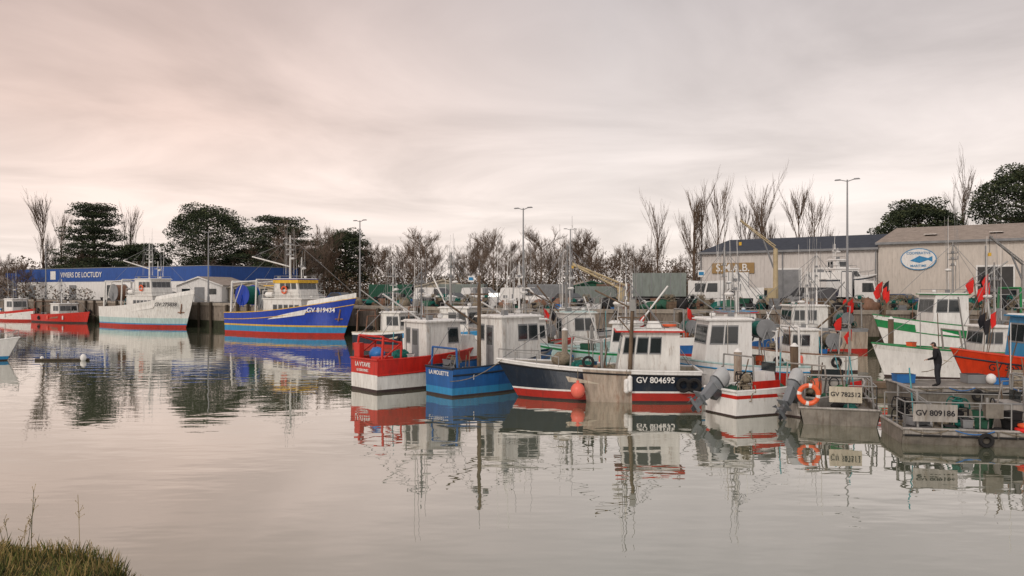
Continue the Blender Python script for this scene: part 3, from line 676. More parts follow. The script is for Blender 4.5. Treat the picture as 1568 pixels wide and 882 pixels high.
bp=N('ShaderNodeBump'); bp.inputs['Strength'].default_value=1; bp.inputs['Distance'].default_value=.02; Lk(ml.outputs[0],bp.inputs['Height'])
for x in(gl,fr): Lk(bp.outputs['Normal'],x.inputs['Normal'])
Lk(fr.outputs[0],pw.inputs[0]); Lk(pw.outputs[0],mix.inputs[0]); Lk(dif.outputs[0],mix.inputs[1]); Lk(gl.outputs[0],mix.inputs[2]); Lk(mix.outputs[0],out.inputs[0])
single('water',[(-1500,-200,0),(1500,-200,0),(1500,1500,0),(-1500,1500,0)],[(0,1,2,3)],[wm])

# near bank with grass
random.seed(3)
from mathutils import noise
def sm(a,b,x):
    t=max(0,min(1,(x-a)/(b-a))); return t*t*(3-2*t)
def bz(x,y):
    base=3.2-.5*max(0,y-.5)
    top=1.86+.24*min(2.5,max(0,-4.0-x))
    f=sm(-2.7,-4.4,x)*(1-sm(8.3,10.6,y))
    mound=-1.5+(top+1.5)*f
    return max(base,mound)+noise.noise(Vector((x*.8,y*.8,0)))*.08
nx,ny=120,90; vs=[];fs=[]
for j in range(ny+1):
    for i in range(nx+1):
        x=-20+40*i/nx; y=-8+22*j/ny; vs.append((x,y,max(-1,bz(x,y))))
fs=[(j*(nx+1)+i,j*(nx+1)+i+1,(j+1)*(nx+1)+i+1,(j+1)*(nx+1)+i) for j in range(ny) for i in range(nx)]
single('grassy_bank',vs,fs,[M('bank_soil',(.1,.09,.045),.95,scale=3,var=.5,bump=.6)])
g1=M('grass_green',(.16,.18,.045),.7,scale=2,var=.4); g2=M('grass_dry',(.4,.3,.12),.8,scale=2,var=.4); g3=M('grass_dark',(.06,.08,.025),.8)
vs=[];fs=[];mi=[]
for i in range(38000):
    x=R(-8.5,-3.2);y=R(6.2,10.2); z=bz(x,y)
    if z<.6: continue
    h=R(.03,.15)*(1.5 if noise.noise(Vector((x*2,y*2,3)))>.1 else .8); a=R(0,6.3); w=.005; dx,dy=math.cos(a)*w,math.sin(a)*w; lx,ly=R(-.07,.07),R(-.07,.07)
    o=len(vs); vs+=[(x-dx,y-dy,z-.02),(x+dx,y+dy,z-.02),(x+lx*.5+dx*.6,y+ly*.5+dy*.6,z+h*.6),(x+lx,y+ly,z+h)]; fs.append((o,o+1,o+2,o+3)); mi.append(random.choices([0,1,2],[4,5,2])[0])
single('grass',vs,fs,[g1,g2,g3],mi)
T=Thing('dry_weed_stalks'); T.p('stalks')
for k in range(30):
    x=R(-6.0,-3.8) if k>2 else -4.85+R(-.25,.2); y=R(7.8,8.5); z=bz(x,y); h=R(.15,.36) if k>2 else R(.6,.85); p=Vector((x,y,z)); l=Vector((R(-.3,.3),R(-.1,.1),0))
    pts=[p+Vector((0,0,h*t))+l*t*t*h for t in(0,.35,.7,1)]; T.path(pts,.003,g2 if k%2 else g3,4)
    for j in range(7):
        t=R(.5,1); c=p+Vector((0,0,h*t))+l*t*t*h; d=Vector((R(-.05,.05),R(-.05,.05),R(.02,.08))); T.tube(c,c+d,.002,g2,n=3); T.ell(c+d,(.004,.004,.007),g2,5,4)
T.done()

# ------------------------------------------------------------------ buildings
clad=M('corrugated_cladding',(.64,.61,.58),.5,streak=1,var=.15,dirt=(.38,.35,.32),damt=.3)
clad2=M('cream_cladding',(.62,.57,.51),.5,streak=1,var=.15,dirt=(.38,.33,.28),damt=.3)
roofd=M('dark_metal_roof',(.055,.065,.085),.85,var=.3,spec=.15)
roofb=M('fibre_cement_roof',(.34,.29,.25),.9,var=.3,dirt=(.13,.11,.09),damt=.45,spec=.2)
T=Thing('smab_warehouse',(23.2,95,3),-37)
def shed(T,x0,x1,D,e,r,wall,roof,pre,rid=.45):
    T.p(pre+'walls'); ry=D*rid
    T.mesh([(x0,0,0),(x1,0,0),(x1,0,e),(x0,0,e),(x0,D,0),(x1,D,0),(x1,D,e),(x0,D,e),(x0,ry,r),(x1,ry,r)],[(0,1,2,3),(5,4,7,6),(4,0,3,8,7),(1,5,6,9,2)],wall)
    T.p(pre+'ribs'); x=x0+.25
    while x<x1: T.bx(x,x+.12,-.05,0.0,.3,e-.02,wall); x+=.5
    T.p(pre+'roof')
    T.mesh([(x0-.2,-.4,e-.05),(x1+.2,-.4,e-.05),(x1+.2,ry,r+.1),(x0-.2,ry,r+.1),(x1+.2,D+.3,e),(x0-.2,D+.3,e)],[(0,1,2,3),(3,2,4,5)],roof)
    T.p(pre+'gutter'); T.bx(x0-.2,x1+.2,-.5,-.36,e-.28,e-.04,greyp)
    T.p(pre+'plinth'); T.bx(x0,x1,-.07,-.0,0,.3,conc)
shed(T,0,20,22,6.4,8.3,clad,roofd,'north_')
shed(T,20.1,62,24,6.9,9.0,clad2,roofb,'south_')
T.p('sign_board'); T.bx(1.5,6.7,-.16,-.08,3.75,5.0,M('sign_tan',(.34,.22,.09),.5,var=.1))
T.text('S.M.A.B.',(4.1,-.22,4.38),(90,0,0),1.25,whitec,name='sign_lettering')
T.p('oval_sign')
pts=[(24+1.6*math.cos(t*math.pi/12),-.1,5+1.05*math.sin(t*math.pi/12)) for t in range(24)]
T.mesh([(a,-.17,c) for a,b,c in pts],[tuple(range(24))],whitec); T.mesh([(24+(a-24)*1.06,-.16,5+(c-5)*1.08) for a,b,c in pts],[tuple(range(24))],lblue)
T.mesh([(23.2,-.19,4.85),(24.1,-.19,4.6),(24.9,-.19,4.9),(25.3,-.19,4.7),(25.3,-.19,5.3),(24.9,-.19,5.1),(24.1,-.19,5.35)],[tuple(range(7))],lblue)
T.text('COOPERATIVE',(24,-.2,5.62),(90,0,0),.34,lblue); T.text('MARITIME',(24,-.2,4.3),(90,0,0),.34,lblue)
T.p('dock_doors')
for x in(9,13.5,29.3,36,44): T.bx(x-.15,x+3.15,-.1,-.06,.02,4.3,whitec); T.bx(x,x+3,-.14,-.1,.02,4.1,M('door_dark',(.05,.05,.05),.6) if x>20 else greyp)
T.p('high_windows')
for x in(16,33.5): T.bx(x,x+1.6,-.1,-.05,3,4,greyp); T.bx(x+.08,x+1.52,-.13,-.1,3.08,3.92,glass)
T.p('downpipes')
for x in(.1,10,19.9,30,40): T.tube((x,-.2,0),(x,-.2,6.2),.07,greyp)
T.p('roof_lights')
for x in(24,30,36,42): T.bx(x,x+1.2,3.0,6.0,7.72,7.8,clad)
T.done()
T=Thing('viviers_fish_building',(-92.8,145,3),-30)
bb=M('blue_cladding',(.02,.085,.33),.5,streak=1,var=.25)
T.p('walls'); T.bx(0,54,0,18,0,3.1,whitec); T.p('blue_band'); T.bx(-.05,54.05,-.06,18.05,3.1,5.4,bb); T.p('roof_edge'); T.bx(-.1,54.1,-.1,18.1,5.4,5.5,greyp)
T.p('annex'); T.bx(-8,0,2,14,0,4.9,bb); 
T.p('doors')
for x in(4,17,28,36,41,48): T.bx(x,x+R(1.6,3),-.1,-.03,.05,2.5,random.choice([greyp,glass,sky_b,greyp]))
T.p('logo'); T.bx(11.2,12.8,-.12,-.07,3.5,5.0,whitec)
T.text('VIVIERS DE LOCTUDY',(20.5,-.14,4.25),(90,0,0),1.25,whitec,name='sign_lettering'); T.done()
def gable(name,loc,rot,W,D,e,r,wall,roof,openings=True):
    T=Thing(name,loc,rot); T.p('walls'); T.mesh([(0,0,0),(W,0,0),(W,0,e),(W/2,0,r),(0,0,e),(0,D,0),(W,D,0),(W,D,e),(W/2,D,r),(0,D,e)],[(0,1,2,3,4),(6,5,9,8,7),(5,0,4,9),(1,6,7,2)],wall)
    T.p('roof'); T.mesh([(-.3,-.3,e-.12),(W/2,-.3,r+.08),(W/2,D+.3,r+.08),(-.3,D+.3,e-.12),(W+.3,-.3,e-.12),(W+.3,D+.3,e-.12)],[(0,1,2,3),(1,4,5,2)],roof)
    T.mesh([(-.3,-.3,e-.3),(W/2,-.3,r-.1),(W+.3,-.3,e-.3),(W+.3,-.3,e-.12),(W/2,-.3,r+.08),(-.3,-.3,e-.12)],[(0,1,4,5),(1,2,3,4)],wall)
    if openings:
        T.p('door'); T.bx(W*.4,W*.62,-.05,-.01,.02,min(2.3,e*.85),greyp); T.p('windows'); T.bx(W*.12,W*.3,-.05,-.01,1.1,1.9,glass); T.bx(W*.72,W*.88,-.05,-.01,1.1,1.9,glass)
    T.done()
slate=M('slate_roof',(.1,.11,.13),.6,var=.3)
gable('white_gable_shed',(-48.6,112,3),-8,7,9,2.5,3.6,whitec,roofb)
gable('cream_shed',(-41.2,112.5,3),-3,6.5,6,2.2,2.9,cream,roofb)
gable('slate_roof_house',(-51.5,150,3),10,7,9,6.5,10.5,whitec,slate)
gable('slate_roof_house',(-46,154,3),0,6,9,6.5,10,whitec,slate)
gable('harbour_office_shed',(-14.5,112,3),5,9,7,2.2,3.2,cream,roofb)
gable('green_shed',(8,112,3),5,7,6,2.2,3.0,dgreen,roofb)
gable('storage_shed',(-105,150,3),-30,8,7,3,4.5,clad2,roofb)

# ------------------------------------------------------------------ lamps, cranes, vehicles
def lamp(loc,top,rot=-35):
    T=Thing('street_lamp',loc,rot); h=top-loc[2]
    T.p('pole'); T.tube((0,0,0),(0,0,h),.13,lampm,.06,n=10); T.tube((0,0,0),(0,0,.8),.17,lampm,n=10)
    T.p('arms')
    for q in(-1,1): T.tube((0,0,h-.15),(q*.6,0,h+.02),.04,lampm)
    T.p('lamp_heads')
    for q in(-1,1): T.bx(min(q*.5,q*1.05),max(q*.5,q*1.05),-.14,.14,h-.02,h+.08,greyp,tx=.08,ty=.04)
    T.done()
lamp((29.4,67.8,3),14.5); lamp((1.1,75.5,3),12.8); lamp((-17.8,90.5,3),12.9); lamp((-42.8,109,3),12.9); lamp((-82,136,3),12.5); lamp((8.9,118,3),14,10)
def crane(name,loc,rot,h,boom,mat,drop=0,k=1.0):
    T=Thing(name,loc,rot); T.p('base'); T.tube((0,0,0),(0,0,.5),.55,greyp,n=12); T.tube((0,0,.5),(0,0,h),.25,mat,.2,n=10)
    b=Vector(boom); T.p('boom'); a=Vector((0,0,h))
    for o in((0,.12,0),(0,-.12,0),(0,0,.28)): T.tube(a+Vector(o)*k,b+Vector(o)*.4,.05*k,mat)
    for i in range(12):
        p=a.lerp(b,i/12); p2=a.lerp(b,(i+1)/12); T.tube(p+Vector((0,.12,0)),p2+Vector((0,0,.25)),.02*k,mat,n=4); T.tube(p+Vector((0,0,.25)),p2+Vector((0,-.12,0)),.02*k,mat,n=4)
    T.tube((0,0,h*.6),a.lerp(b,.35),.08,greyp); T.p('hook'); T.tube(b,b-Vector((0,0,h*.35+drop)),.02,ink,n=4); T.bx(b.x-.1,b.x+.1,b.y-.1,b.y+.1,b.z-h*.35-drop-.3,b.z-h*.35-drop,yellow)
    T.p('cabin'); T.bx(-.9,-.1,-.5,.5,.5,2.0,mat); T.bx(-.92,-.5,-.4,.4,1.2,1.8,glass); T.done()
crmat=M('crane_cream',(.5,.41,.25),.5,dirt=RUST,damt=.2)
crane('quay_crane',(24.2,71,3),0,5.6,(-3.1,.5,8.2),crmat)
crane('quay_crane',(10.8,73,3),0,1.6,(-5.1,0,4.2),crmat,-.5,2.2)
crane('quay_crane',(45,68,3),0,4,(-3,0,6.5),galv)
def car(loc,rot,mat,van=False,name='parked_car'):
    T=Thing(name,loc,rot); T.p('body')
    if van: pr=[(0,.35),(0,1.0),(.15,1.95),(.4,2.05),(3.4,2.05),(4.2,1.25),(5.0,1.0),(5.1,.35)]
    else: pr=[(0,.35),(0,.85),(.35,.95),(.8,1.42),(2.3,1.45),(3.1,.98),(4.1,.82),(4.25,.35)]
    n=len(pr); vs=[]
    for sd,y in((-1,-.88),(1,.88)):
        for x,z in pr: vs.append((x,y*(.84 if z>1.1 else 1),z))
    fs=[(i,(i+1)%n,n+(i+1)%n,n+i) for i in range(n)]+[tuple(range(n))[::-1],tuple(range(n,2*n))]; T.mesh(vs,fs,mat)
    T.p('windows')
    for sd in(-1,1):
        if van: q=[(3.0,.86,1.25),(3.95,.86,1.25),(3.35,.755,1.9),(2.9,.755,1.9)]
        else: q=[(.6,.885,.98),(2.95,.885,.98),(2.2,.76,1.38),(.95,.76,1.38)]
        T.mesh([(a,sd*(b+.02),c) for a,b,c in q],[(0,1,2,3)],glass)
    if van: T.mesh([(3.47,-.7,2.0),(3.47,.7,2.0),(4.2,.82,1.3),(4.2,-.82,1.3)],[(0,1,2,3)],glass)
    else:
        T.mesh([(2.34,-.68,1.45),(2.34,.68,1.45),(3.08,.8,1.02),(3.08,-.8,1.02)],[(0,1,2,3)],glass); T.mesh([(.74,-.68,1.4),(.74,.68,1.4),(.36,.78,1.0),(.36,-.78,1.0)],[(0,1,2,3)],glass)
    T.p('wheels')
    for x in(.8,(4.1 if van else 3.4)):
        for y in(-.82,.82): T.tube((x,y-.1,.33),(x,y+.1,.33),.33,black,n=14); T.tube((x,y-.11,.33),(x,y+.11,.33),.18,galv,n=10)
    T.p('lights'); e=5.1 if van else 4.22
    for y in(-.65,.65): T.bx(e-.05,e+.02,y-.15,y+.15,.65,.8,whitec); T.bx(-.02,.02,y-.12,y+.12,.75,.95,flagr)
    T.done()
def truck(loc,rot,cab,boxm,L=7,name='box_truck'):
    T=Thing(name,loc,rot); T.p('cargo_box'); T.bx(0,L,-1.2,1.2,1.1,3.6,boxm); 
    for x in range(int(L)+1): T.bx(x-.03,x+.03,-1.23,1.23,1.1,3.63,greyp)
    T.p('chassis'); T.bx(0,L+2,-.5,.5,.7,1.08,black)
    T.p('cab')
    pr=[(L+.2,.6),(L+2.2,.6),(L+2.25,1.5),(L+1.95,2.7),(L+.2,2.8)]
    vs=[(x,-1.1,z) for x,z in pr]+[(x,1.1,z) for x,z in pr]; n=5
    T.mesh(vs,[(i,(i+1)%n,n+(i+1)%n,n+i) for i in range(n)]+[tuple(range(n))[::-1],tuple(range(n,2*n))],cab)
    T.p('windows'); T.mesh([(L+2.27,-1,1.55),(L+2.27,1,1.55),(L+2.0,.95,2.55),(L+2.0,-.95,2.55)],[(0,1,2,3)],glass)
    for sd in(-1,1): T.mesh([(L+.9,sd*1.12,1.6),(L+2.05,sd*1.12,1.6),(L+1.85,sd*1.12,2.5),(L+.9,sd*1.12,2.5)],[(0,1,2,3)],glass)
    T.p('bumper'); T.bx(L+2.2,L+2.32,-1.1,1.1,.5,.85,greyp)
    T.p('wheels')
    for x in(1.2,2.3,L+1.3):
        for y in(-1,1): T.tube((x,y-.15,.5),(x,y+.15,.5),.5,black,n=16); T.tube((x,y-.16,.5),(x,y+.16,.5),.25,whitec,n=10)
    T.done()
gbox=M('grey_green_box',(.22,.26,.24),.5,streak=1,dirt=(.15,.14,.12),damt=.4)
truck((13.2,84,3),-14,whitec,gbox,5.6); truck((24.3,80,3),172,whitec,whitec,2.2,'flatbed_truck'); truck((31,80,3),-30,whitec,whitec,4)
random.seed(77)
dcar=M('dark_car_paint',(.03,.035,.045),.25,spec=.7); scar=M('silver_car_paint',(.4,.41,.42),.3,metal=.4); bcar=M('blue_car_paint',(.04,.09,.2),.25)
for (x,y,m) in[(-16,92,dcar),(-12,93,scar),(-8,90,dcar),(-3.2,88,scar),(5,84,dcar),(-23,98,bcar),(-28,103,scar),(-33,105,dcar),(36.5,76,bcar),(-55,121,scar),(-62,125,dcar),(43,70.5,scar)]: car((x,y,3),R(-60,-5),m)
car((-6,95,3),-20,whitec,True,'parked_van'); car((25,76,3),170,whitec,True,'parked_van'); car((30.6,73,3),160,dcar,True,'parked_van'); car((-66,128,3),-30,whitec,True,'parked_van'); car((-1,81.5,3),-25,whitec,True,'parked_van'); car((-10.5,87,3),-35,whitec,True,'parked_van')
def container(loc,rot,m,L=6,h=2.5):
    T=Thing('storage_container',loc,rot); T.p('box'); T.bx(0,L,0,2.4,0,h,m); x=.1
    T.p('corrugations')
    while x<L-.1: T.bx(x,x+.12,-.04,0,.15,h-.15,m); x+=.28
    T.p('frame')
    for x in(0,L-.12): T.bx(x,x+.12,-.06,2.46,-.0,h+.03,m)
    T.done()
container((-9.5,100,3),-10,gbox); container((7.5,92,3),-15,gbox,5,2.2); container((10.5,96,3),-15,M('brown_container',(.16,.1,.07),.6,dirt=RUST,damt=.5)); container((-20,108,3),0,dgreen); container((2,101,3),-5,greyp)
T=Thing('stacked_fish_crates',(0,0,3)); T.p('crates')
def quayY(x): return 69.3+(3.5-x)*.694 if x<3.5 else 69.3-(x-3.5)*.155
for i in range(140):
    x=R(-34,48); y=quayY(x)+R(1.2,7)
    m=random.choice([whitec,bluep,greyp,cream,steel,dgreen,alu,wood,black,greyp])
    for j in range(random.randint(1,4)): crate(T,x+R(-.03,.03),y,j*.27,.8,.5,.26,m,R(-.1,.1))
T.done()
T=Thing('fishing_net_piles',(0,0,3)); T.p('nets')
for i in range(60):
    x=R(-25,48); y=quayY(x)+R(1.2,5.5); T.ell((x,y,.3),(R(.5,1.3),R(.5,.9),R(.3,.8)),random.choice([teal,rope,rope,dgreen,steel,black]),14,9,.2)
T.done()
T=Thing('lobster_pots',(0,0,3)); T.p('pots')
for i in range(70):
    x=R(-15,48); y=quayY(x)+R(.9,3)
    for j in range(random.randint(1,4)): pot(T,x,y,j*.35)
T.done()
T=Thing('pallets',(0,0,3)); T.p('boards')
for i in range(26):
    x=R(-20,46); y=quayY(x)+R(3,9)
    for j in range(random.randint(1,6)):
        for k in range(5): T.bx(x+k*.25,x+k*.25+.16,y,y+.9,j*.15+.1,j*.15+.13,wood)
        for k in range(3): T.bx(x,x+1.16,y+k*.4,y+k*.4+.1,j*.15,j*.15+.1,wood)
T.done()
T=Thing('quay_bollards',(0,0,3)); T.p('bollards')
for i in range(14):
    x=-70+i*9; y=quayY(x)+.9; T.tube((x,y,0),(x,y,.5),.16,ink,n=10); T.tube((x,y,.5),(x,y,.62),.24,ink,n=10)
T.done()
T=Thing('quay_railing',(0,0,3)); 
for x0,x1 in((-15,-3),(5,22)):
    pts=[(x,quayY(x)+7.5,0) for x in [x0+i*1.5 for i in range(int((x1-x0)/1.5)+1)]]
    rail(T,pts,1.0,galv,.03)
T.done()
for x,y,h in((-4,75.5,3.2),(17,69.5,3.6)):
    T=Thing('quay_sign_post',(x,y,3)); T.p('post'); T.tube((0,0,0),(0,0,h),.05,galv); T.p('panel'); T.bx(-.3,.3,-.06,-.03,h-.6,h,whitec); T.bx(-.22,.22,-.08,-.06,h-.45,h-.15,lblue); T.done()
for x,y,h in((9.9,33.9,2.2),(12.6,34.5,2.4),(3,44,2.6),(24.5,50,3),(14,48,3)):
    T=Thing('mooring_pile',(x,y,0)); T.p('pile'); T.tube((0,0,-1),(0,0,h),.17,wood if x>12 else beige,n=10); T.p('cap'); T.tube((0,0,h),(0,0,h+.15),.2,whitec,.05,n=10); T.done()
T=Thing('floating_pontoon',(9.5,36.3,0),4); T.p('deck'); T.bx(0,22,-.2,.7,.25,.5,wood); 
for i in range(12): T.bx(i*1.9,i*1.9+1.2,-.1,.6,-.2,.24,conc)
T.done()
T=Thing('white_motor_yacht_on_stands',(31.2,78.5,4.9),12)
H=Hull(T,6.6,2.8,1.0,1.5,[(A(.0),M('bottom_dark',(.05,.05,.08),.6)),(S(.25),whitec),(S(.1),navy),(S(0),whitec)],deckm,whitec,bul=.4,zb=-.7,rake=1.3,cap=whitec,fd=.5)
house(T,1.2,4.4,2.0,1.0,2.0,whitec,whitec,nf=3,ns=3,rf=.7,winv=(.3,.8)); house(T,1.4,3.0,1.6,2.13,2.9,whitec,whitec,nf=2,ns=1,rf=.5,winv=(.2,.8),name='flybridge')
mast(T,1.8,0,3.0,4.6,whitec,.05,1,1)
T.p('stands'); 
for x in(1,3,5):
    for y in(-1,1): T.tube((x,y*1.3,-1.9),(x,y*.7,-.3),.06,steel)
rail(T,[(3.5,-1.2,1.15),(5,-.9,1.25),(6.5,0,1.5),(5,.9,1.25),(3.5,1.2,1.15)],.5,galv,.02,False); T.done()

# ------------------------------------------------------------------ trees
bark=M('bark',(.13,.1,.075),.9,var=.4); twig=M('twigs',(.13,.088,.06),.9,var=.35,scale=.4); twig2=M('twigs_grey',(.17,.125,.095),.9,var=.35,scale=.4)
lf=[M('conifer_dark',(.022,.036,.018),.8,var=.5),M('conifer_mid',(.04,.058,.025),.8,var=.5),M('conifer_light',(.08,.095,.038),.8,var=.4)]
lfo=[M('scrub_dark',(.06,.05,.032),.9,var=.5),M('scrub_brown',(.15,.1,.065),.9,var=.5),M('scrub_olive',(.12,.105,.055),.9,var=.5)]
def leaves(T,c,rr,n,size,mats,flat=.0):
    c=Vector(c); B={}
    for i in range(n):
        while 1:
            d=Vector((R(-1,1),R(-1,1),R(-1,1)))
            if .15<d.length<1: break
        d=d.normalized()*(d.length**.5)
        p=c+Vector((d.x*rr[0],d.y*rr[1],d.z*rr[2]))
        a=Vector((R(-1,1),R(-1,1),R(-1,1)*(1-flat))).normalized()*size*R(.5,1.3); b=a.cross(Vector((R(-1,1),R(-1,1),R(-1,1)))).normalized()*size*R(.3,.8)
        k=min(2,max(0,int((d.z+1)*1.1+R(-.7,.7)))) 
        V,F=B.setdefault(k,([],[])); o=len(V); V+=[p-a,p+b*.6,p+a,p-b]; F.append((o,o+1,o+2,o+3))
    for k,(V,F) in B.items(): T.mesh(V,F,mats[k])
def cedar(name,loc,h,w,seed,layers=7,round_=False,base=.3,den=1.0):
    random.seed(seed); T=Thing(name,loc); T.p('trunk'); lean=R(-.4,.4)
    T.tube((0,0,0),(lean*.5,0,h*.5),.5,bark,.35,n=9); T.tube((lean*.5,0,h*.5),(lean,0,h*.92),.35,bark,.08,n=7)
    for L in range(layers):
        f=L/(layers-1); z=h*(base+(1-base)*f*.93)
        rw=w/2*( (math.sin(math.pi*min(1,.28+f*.62))**.6) if round_ else (1-.55*f)*R(.8,1.15))
        k=max(3,int((9 if round_ else 8)*(1-.35*f)))
        a0=R(0,6)
        for i in range(k):
            a=a0+i*2*math.pi/k+R(-.3,.3); d=rw*R(.55,1.0)
            e=Vector((math.cos(a)*d,math.sin(a)*d,z+R(-.3,.5)))
            T.p('limbs'); T.tube((lean*z/h,0,z-h*.07),e,.14,bark,.04,n=5)
            T.p('foliage')
            for j in range(3 if round_ else 4):
                q=Vector((lean*z/h,0,z)).lerp(e,R(.45,1.08))+Vector((R(-.8,.8),R(-.8,.8),R(-.2,.4)))
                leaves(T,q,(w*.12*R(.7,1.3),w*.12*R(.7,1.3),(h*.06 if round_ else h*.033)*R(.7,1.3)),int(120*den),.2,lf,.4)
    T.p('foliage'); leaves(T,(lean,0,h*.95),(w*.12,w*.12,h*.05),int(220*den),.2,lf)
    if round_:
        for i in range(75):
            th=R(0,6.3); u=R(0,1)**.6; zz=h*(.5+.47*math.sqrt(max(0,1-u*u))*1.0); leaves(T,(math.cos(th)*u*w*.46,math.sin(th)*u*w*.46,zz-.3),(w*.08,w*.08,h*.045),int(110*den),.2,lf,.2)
    T.done()
cedar('cedar_tree',(-80.9,150,3),18.3,16,1,9,base=.3)
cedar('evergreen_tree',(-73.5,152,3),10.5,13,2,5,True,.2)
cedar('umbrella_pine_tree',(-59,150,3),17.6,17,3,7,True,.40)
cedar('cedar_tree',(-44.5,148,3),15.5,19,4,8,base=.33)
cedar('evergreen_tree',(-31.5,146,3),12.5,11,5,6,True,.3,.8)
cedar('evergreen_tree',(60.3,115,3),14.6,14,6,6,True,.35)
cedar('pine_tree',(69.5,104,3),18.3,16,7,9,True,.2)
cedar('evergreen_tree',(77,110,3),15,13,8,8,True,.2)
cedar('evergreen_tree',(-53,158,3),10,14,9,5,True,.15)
cedar('evergreen_tree',(-87,158,3),8,12,10,5,True,.15)

def bare_mesh(h,w,seed,pop,mat):
    random.seed(seed); T=Thing('x'); T.p('t')
    T.tube((0,0,0),(0,0,h*.5),.2,mat,.11,n=5,caps=False); T.tube((0,0,h*.5),(0,0,h*.93),.11,mat,.02,n=4,caps=False)
    def rec(p,d,l,r,k):
        e=p+d*l; mid=p+d*l*.5+Vector((R(-1,1),R(-1,1),R(-1,1)))*l*.06
        T.tube(p,mid,r,mat,r*.75,n=3,caps=False); T.tube(mid,e,r*.75,mat,r*.4,n=3,caps=False)
        if k==0: return
        for i in range(5 if k==1 else 6):
            t=R(.2,1); q=p.lerp(e,t); a=Vector((R(-1,1),R(-1,1),R(-.2,1.0))).normalized()
            dd=(d*(1.6 if pop else .9)+a*(.45 if pop else .95)+Vector((0,0,.4 if pop else .2))).normalized()
            rec(q,dd,l*R(.4,.62),max(.011,r*.5),k-1)
    nb=17 if pop else 15
    for i in range(nb):
        f=R(.06,.8) if pop else R(.22,.88); z=h*f; a=R(0,6.3)
        if pop: d=Vector((math.cos(a)*.26,math.sin(a)*.26,1)).normalized(); l=min(h*R(.25,.42),(h-z)*R(.7,1.0))
        else: d=Vector((math.cos(a),math.sin(a),R(.5,1.3))).normalized(); l=w*.5*R(.7,1.1)*(1.25-f*.65)
        rec(Vector((0,0,z)),d,l,.05 if pop else .065,2 if pop else 3)
    P=T.parts['t']; me=bpy.data.meshes.new('bare_tree_mesh'); me.from_pydata(P['v'],[],P['f']); me.materials.append(mat); me.update(); return me
pops=[bare_mesh(17,3,100+i,True,twig2 if i%2 else twig) for i in range(5)]
decs=[bare_mesh(12,9,200+i,False,twig if i%2 else twig2) for i in range(5)]
def inst(name,me,loc,s,rz,parent=None,sx=1):
    o=bpy.data.objects.new(name,me); COL.objects.link(o); o.location=loc; o.scale=(s*sx,s*sx,s); o.rotation_euler=(0,0,rz); 
    if parent: o.parent=parent
    return o
random.seed(12)
for i,(x,y,h,sx) in enumerate([(-94,155,18.5,1.1),(-91.5,157,16,1),(-77,156,17.5,1),(23.5,125,14.5,1),(29.2,124,17,1.1),(31.4,128,15.5,.9),(33.3,125,17.3,1),(38.0,126,15.5,1),(40.3,125,17.5,1),(42,128,16.3,.9),(46,124,16.5,1.1),(49.3,126,15.5,1.1),(53,128,11,.9),(66.5,114,17.6,1.1)]):
    inst('bare_poplar_tree',pops[i%5],(x,y,3),h/17,R(0,6),sx=sx*1.25)
row=bpy.data.objects.new('bare_tree_row',None); COL.objects.link(row)
for i in range(100):
    x=-112+i*1.58+R(-1.5,1.5); y=R(130,168)+(8 if x<-40 else 0); h=R(7,12.3)
    if x>22: h*=.75
    if x<-50: h*=.7
    inst('bare_tree',decs[i%5],(x,y,3),h/12,R(0,6),row,R(.85,1.25))
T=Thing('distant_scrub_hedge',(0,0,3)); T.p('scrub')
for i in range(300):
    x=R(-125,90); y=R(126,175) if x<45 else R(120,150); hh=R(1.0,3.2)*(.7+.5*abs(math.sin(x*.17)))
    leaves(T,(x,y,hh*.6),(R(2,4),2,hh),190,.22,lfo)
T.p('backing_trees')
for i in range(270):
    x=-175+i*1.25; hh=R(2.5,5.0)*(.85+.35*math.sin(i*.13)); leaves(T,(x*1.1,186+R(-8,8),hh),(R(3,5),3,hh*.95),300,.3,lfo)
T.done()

# ------------------------------------------------------------------ sky / light / camera
w=bpy.data.worlds.new('World'); scene.world=w; w.use_nodes=True; nt=w.node_tree; nt.nodes.clear(); N=nt.nodes.new; Lk=nt.links.new
o=N('ShaderNodeOutputWorld'); mixs=N('ShaderNodeMixShader'); b1=N('ShaderNodeBackground'); b2=N('ShaderNodeBackground')
sk=N('ShaderNodeTexSky'); sk.sky_type='NISHITA'; sk.sun_disc=False; sk.sun_elevation=rad(32); sk.sun_rotation=rad(212); Lk(sk.outputs[0],b1.inputs[0]); b1.inputs[1].default_value=.1
tc=N('ShaderNodeTexCoord'); sp=N('ShaderNodeSeparateXYZ'); Lk(tc.outputs['Generated'],sp.inputs[0])
def mth(op,a,b=None,clamp=False):
    m=N('ShaderNodeMath'); m.operation=op; m.use_clamp=clamp
    for i,v in enumerate((a,b)):
        if v is None: continue
        if isinstance(v,(int,float)): m.inputs[i].default_value=v
        else: Lk(v,m.inputs[i])
    return m.outputs[0]
zc=mth('MAXIMUM',sp.outputs[2],0); den=mth('ADD',zc,.1)
cb=N('ShaderNodeCombineXYZ'); Lk(mth('DIVIDE',sp.outputs[0],den),cb.inputs[0]); Lk(mth('DIVIDE',sp.outputs[1],den),cb.inputs[1])
nz=N('ShaderNodeTexNoise'); nz.inputs['Scale'].default_value=.75; nz.inputs['Detail'].default_value=7; nz.inputs['Roughness'].default_value=.54; nz.inputs['Distortion'].default_value=.6; Lk(cb.outputs[0],nz.inputs['Vector'])
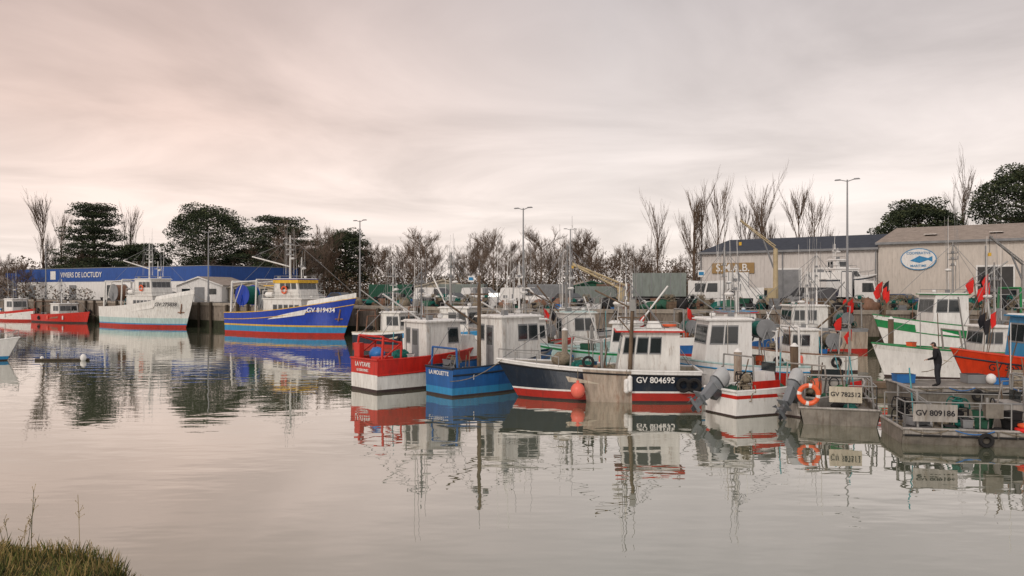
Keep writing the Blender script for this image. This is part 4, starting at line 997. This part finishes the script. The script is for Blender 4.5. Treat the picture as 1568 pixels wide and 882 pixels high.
cr=N('ShaderNodeValToRGB'); Lk(zc,cr.inputs[0]); e=cr.color_ramp.elements
e[0].position=0; e[0].color=(1.0,.885,.82,1); e[1].position=.36; e[1].color=(.64,.575,.56,1)
k=cr.color_ramp.elements.new(.1); k.color=(.97,.86,.80,1); k=cr.color_ramp.elements.new(.22); k.color=(.84,.745,.705,1); k=cr.color_ramp.elements.new(1); k.color=(.68,.64,.63,1)
nr=N('ShaderNodeMapRange'); Lk(nz.outputs['Fac'],nr.inputs[0]); nr.inputs[1].default_value=.34; nr.inputs[2].default_value=.66; nr.inputs[3].default_value=.82; nr.inputs[4].default_value=1.15
mu=N('ShaderNodeMix'); mu.data_type='RGBA'; mu.blend_type='MULTIPLY'; mu.inputs[0].default_value=1; Lk(cr.outputs[0],mu.inputs[6]); Lk(nr.outputs[0],mu.inputs[7])
wf=mth('MULTIPLY',mth('SUBTRACT',.12,sp.outputs[0],True),2.0,True)
wf2=mth('MULTIPLY',wf,mth('MULTIPLY',zc,5,True),True)
mw=N('ShaderNodeMix'); mw.data_type='RGBA'; mw.blend_type='MULTIPLY'; Lk(wf2,mw.inputs[0]); Lk(mu.outputs[2],mw.inputs[6]); mw.inputs[7].default_value=(1.06,.92,.85,1)
Lk(mw.outputs[2],b2.inputs[0]); b2.inputs[1].default_value=1.0
mixs.inputs[0].default_value=.94; Lk(b1.outputs[0],mixs.inputs[1]); Lk(b2.outputs[0],mixs.inputs[2]); Lk(mixs.outputs[0],o.inputs[0])
sl=bpy.data.lights.new('sun','SUN'); sl.energy=1.3; sl.angle=rad(14); sl.color=(1,.93,.85); so=bpy.data.objects.new('sun',sl); COL.objects.link(so)
so.rotation_euler=(rad(58),0,rad(-32))
cam=bpy.data.cameras.new('camera'); cam.lens=36*1184/1568; cam.clip_end=6000; co=bpy.data.objects.new('camera',cam); COL.objects.link(co); co.location=(0,0,5); co.rotation_euler=(rad(90),0,0); scene.camera=co
scene.view_settings.view_transform='Standard'; scene.view_settings.look='None'; scene.view_settings.exposure=0
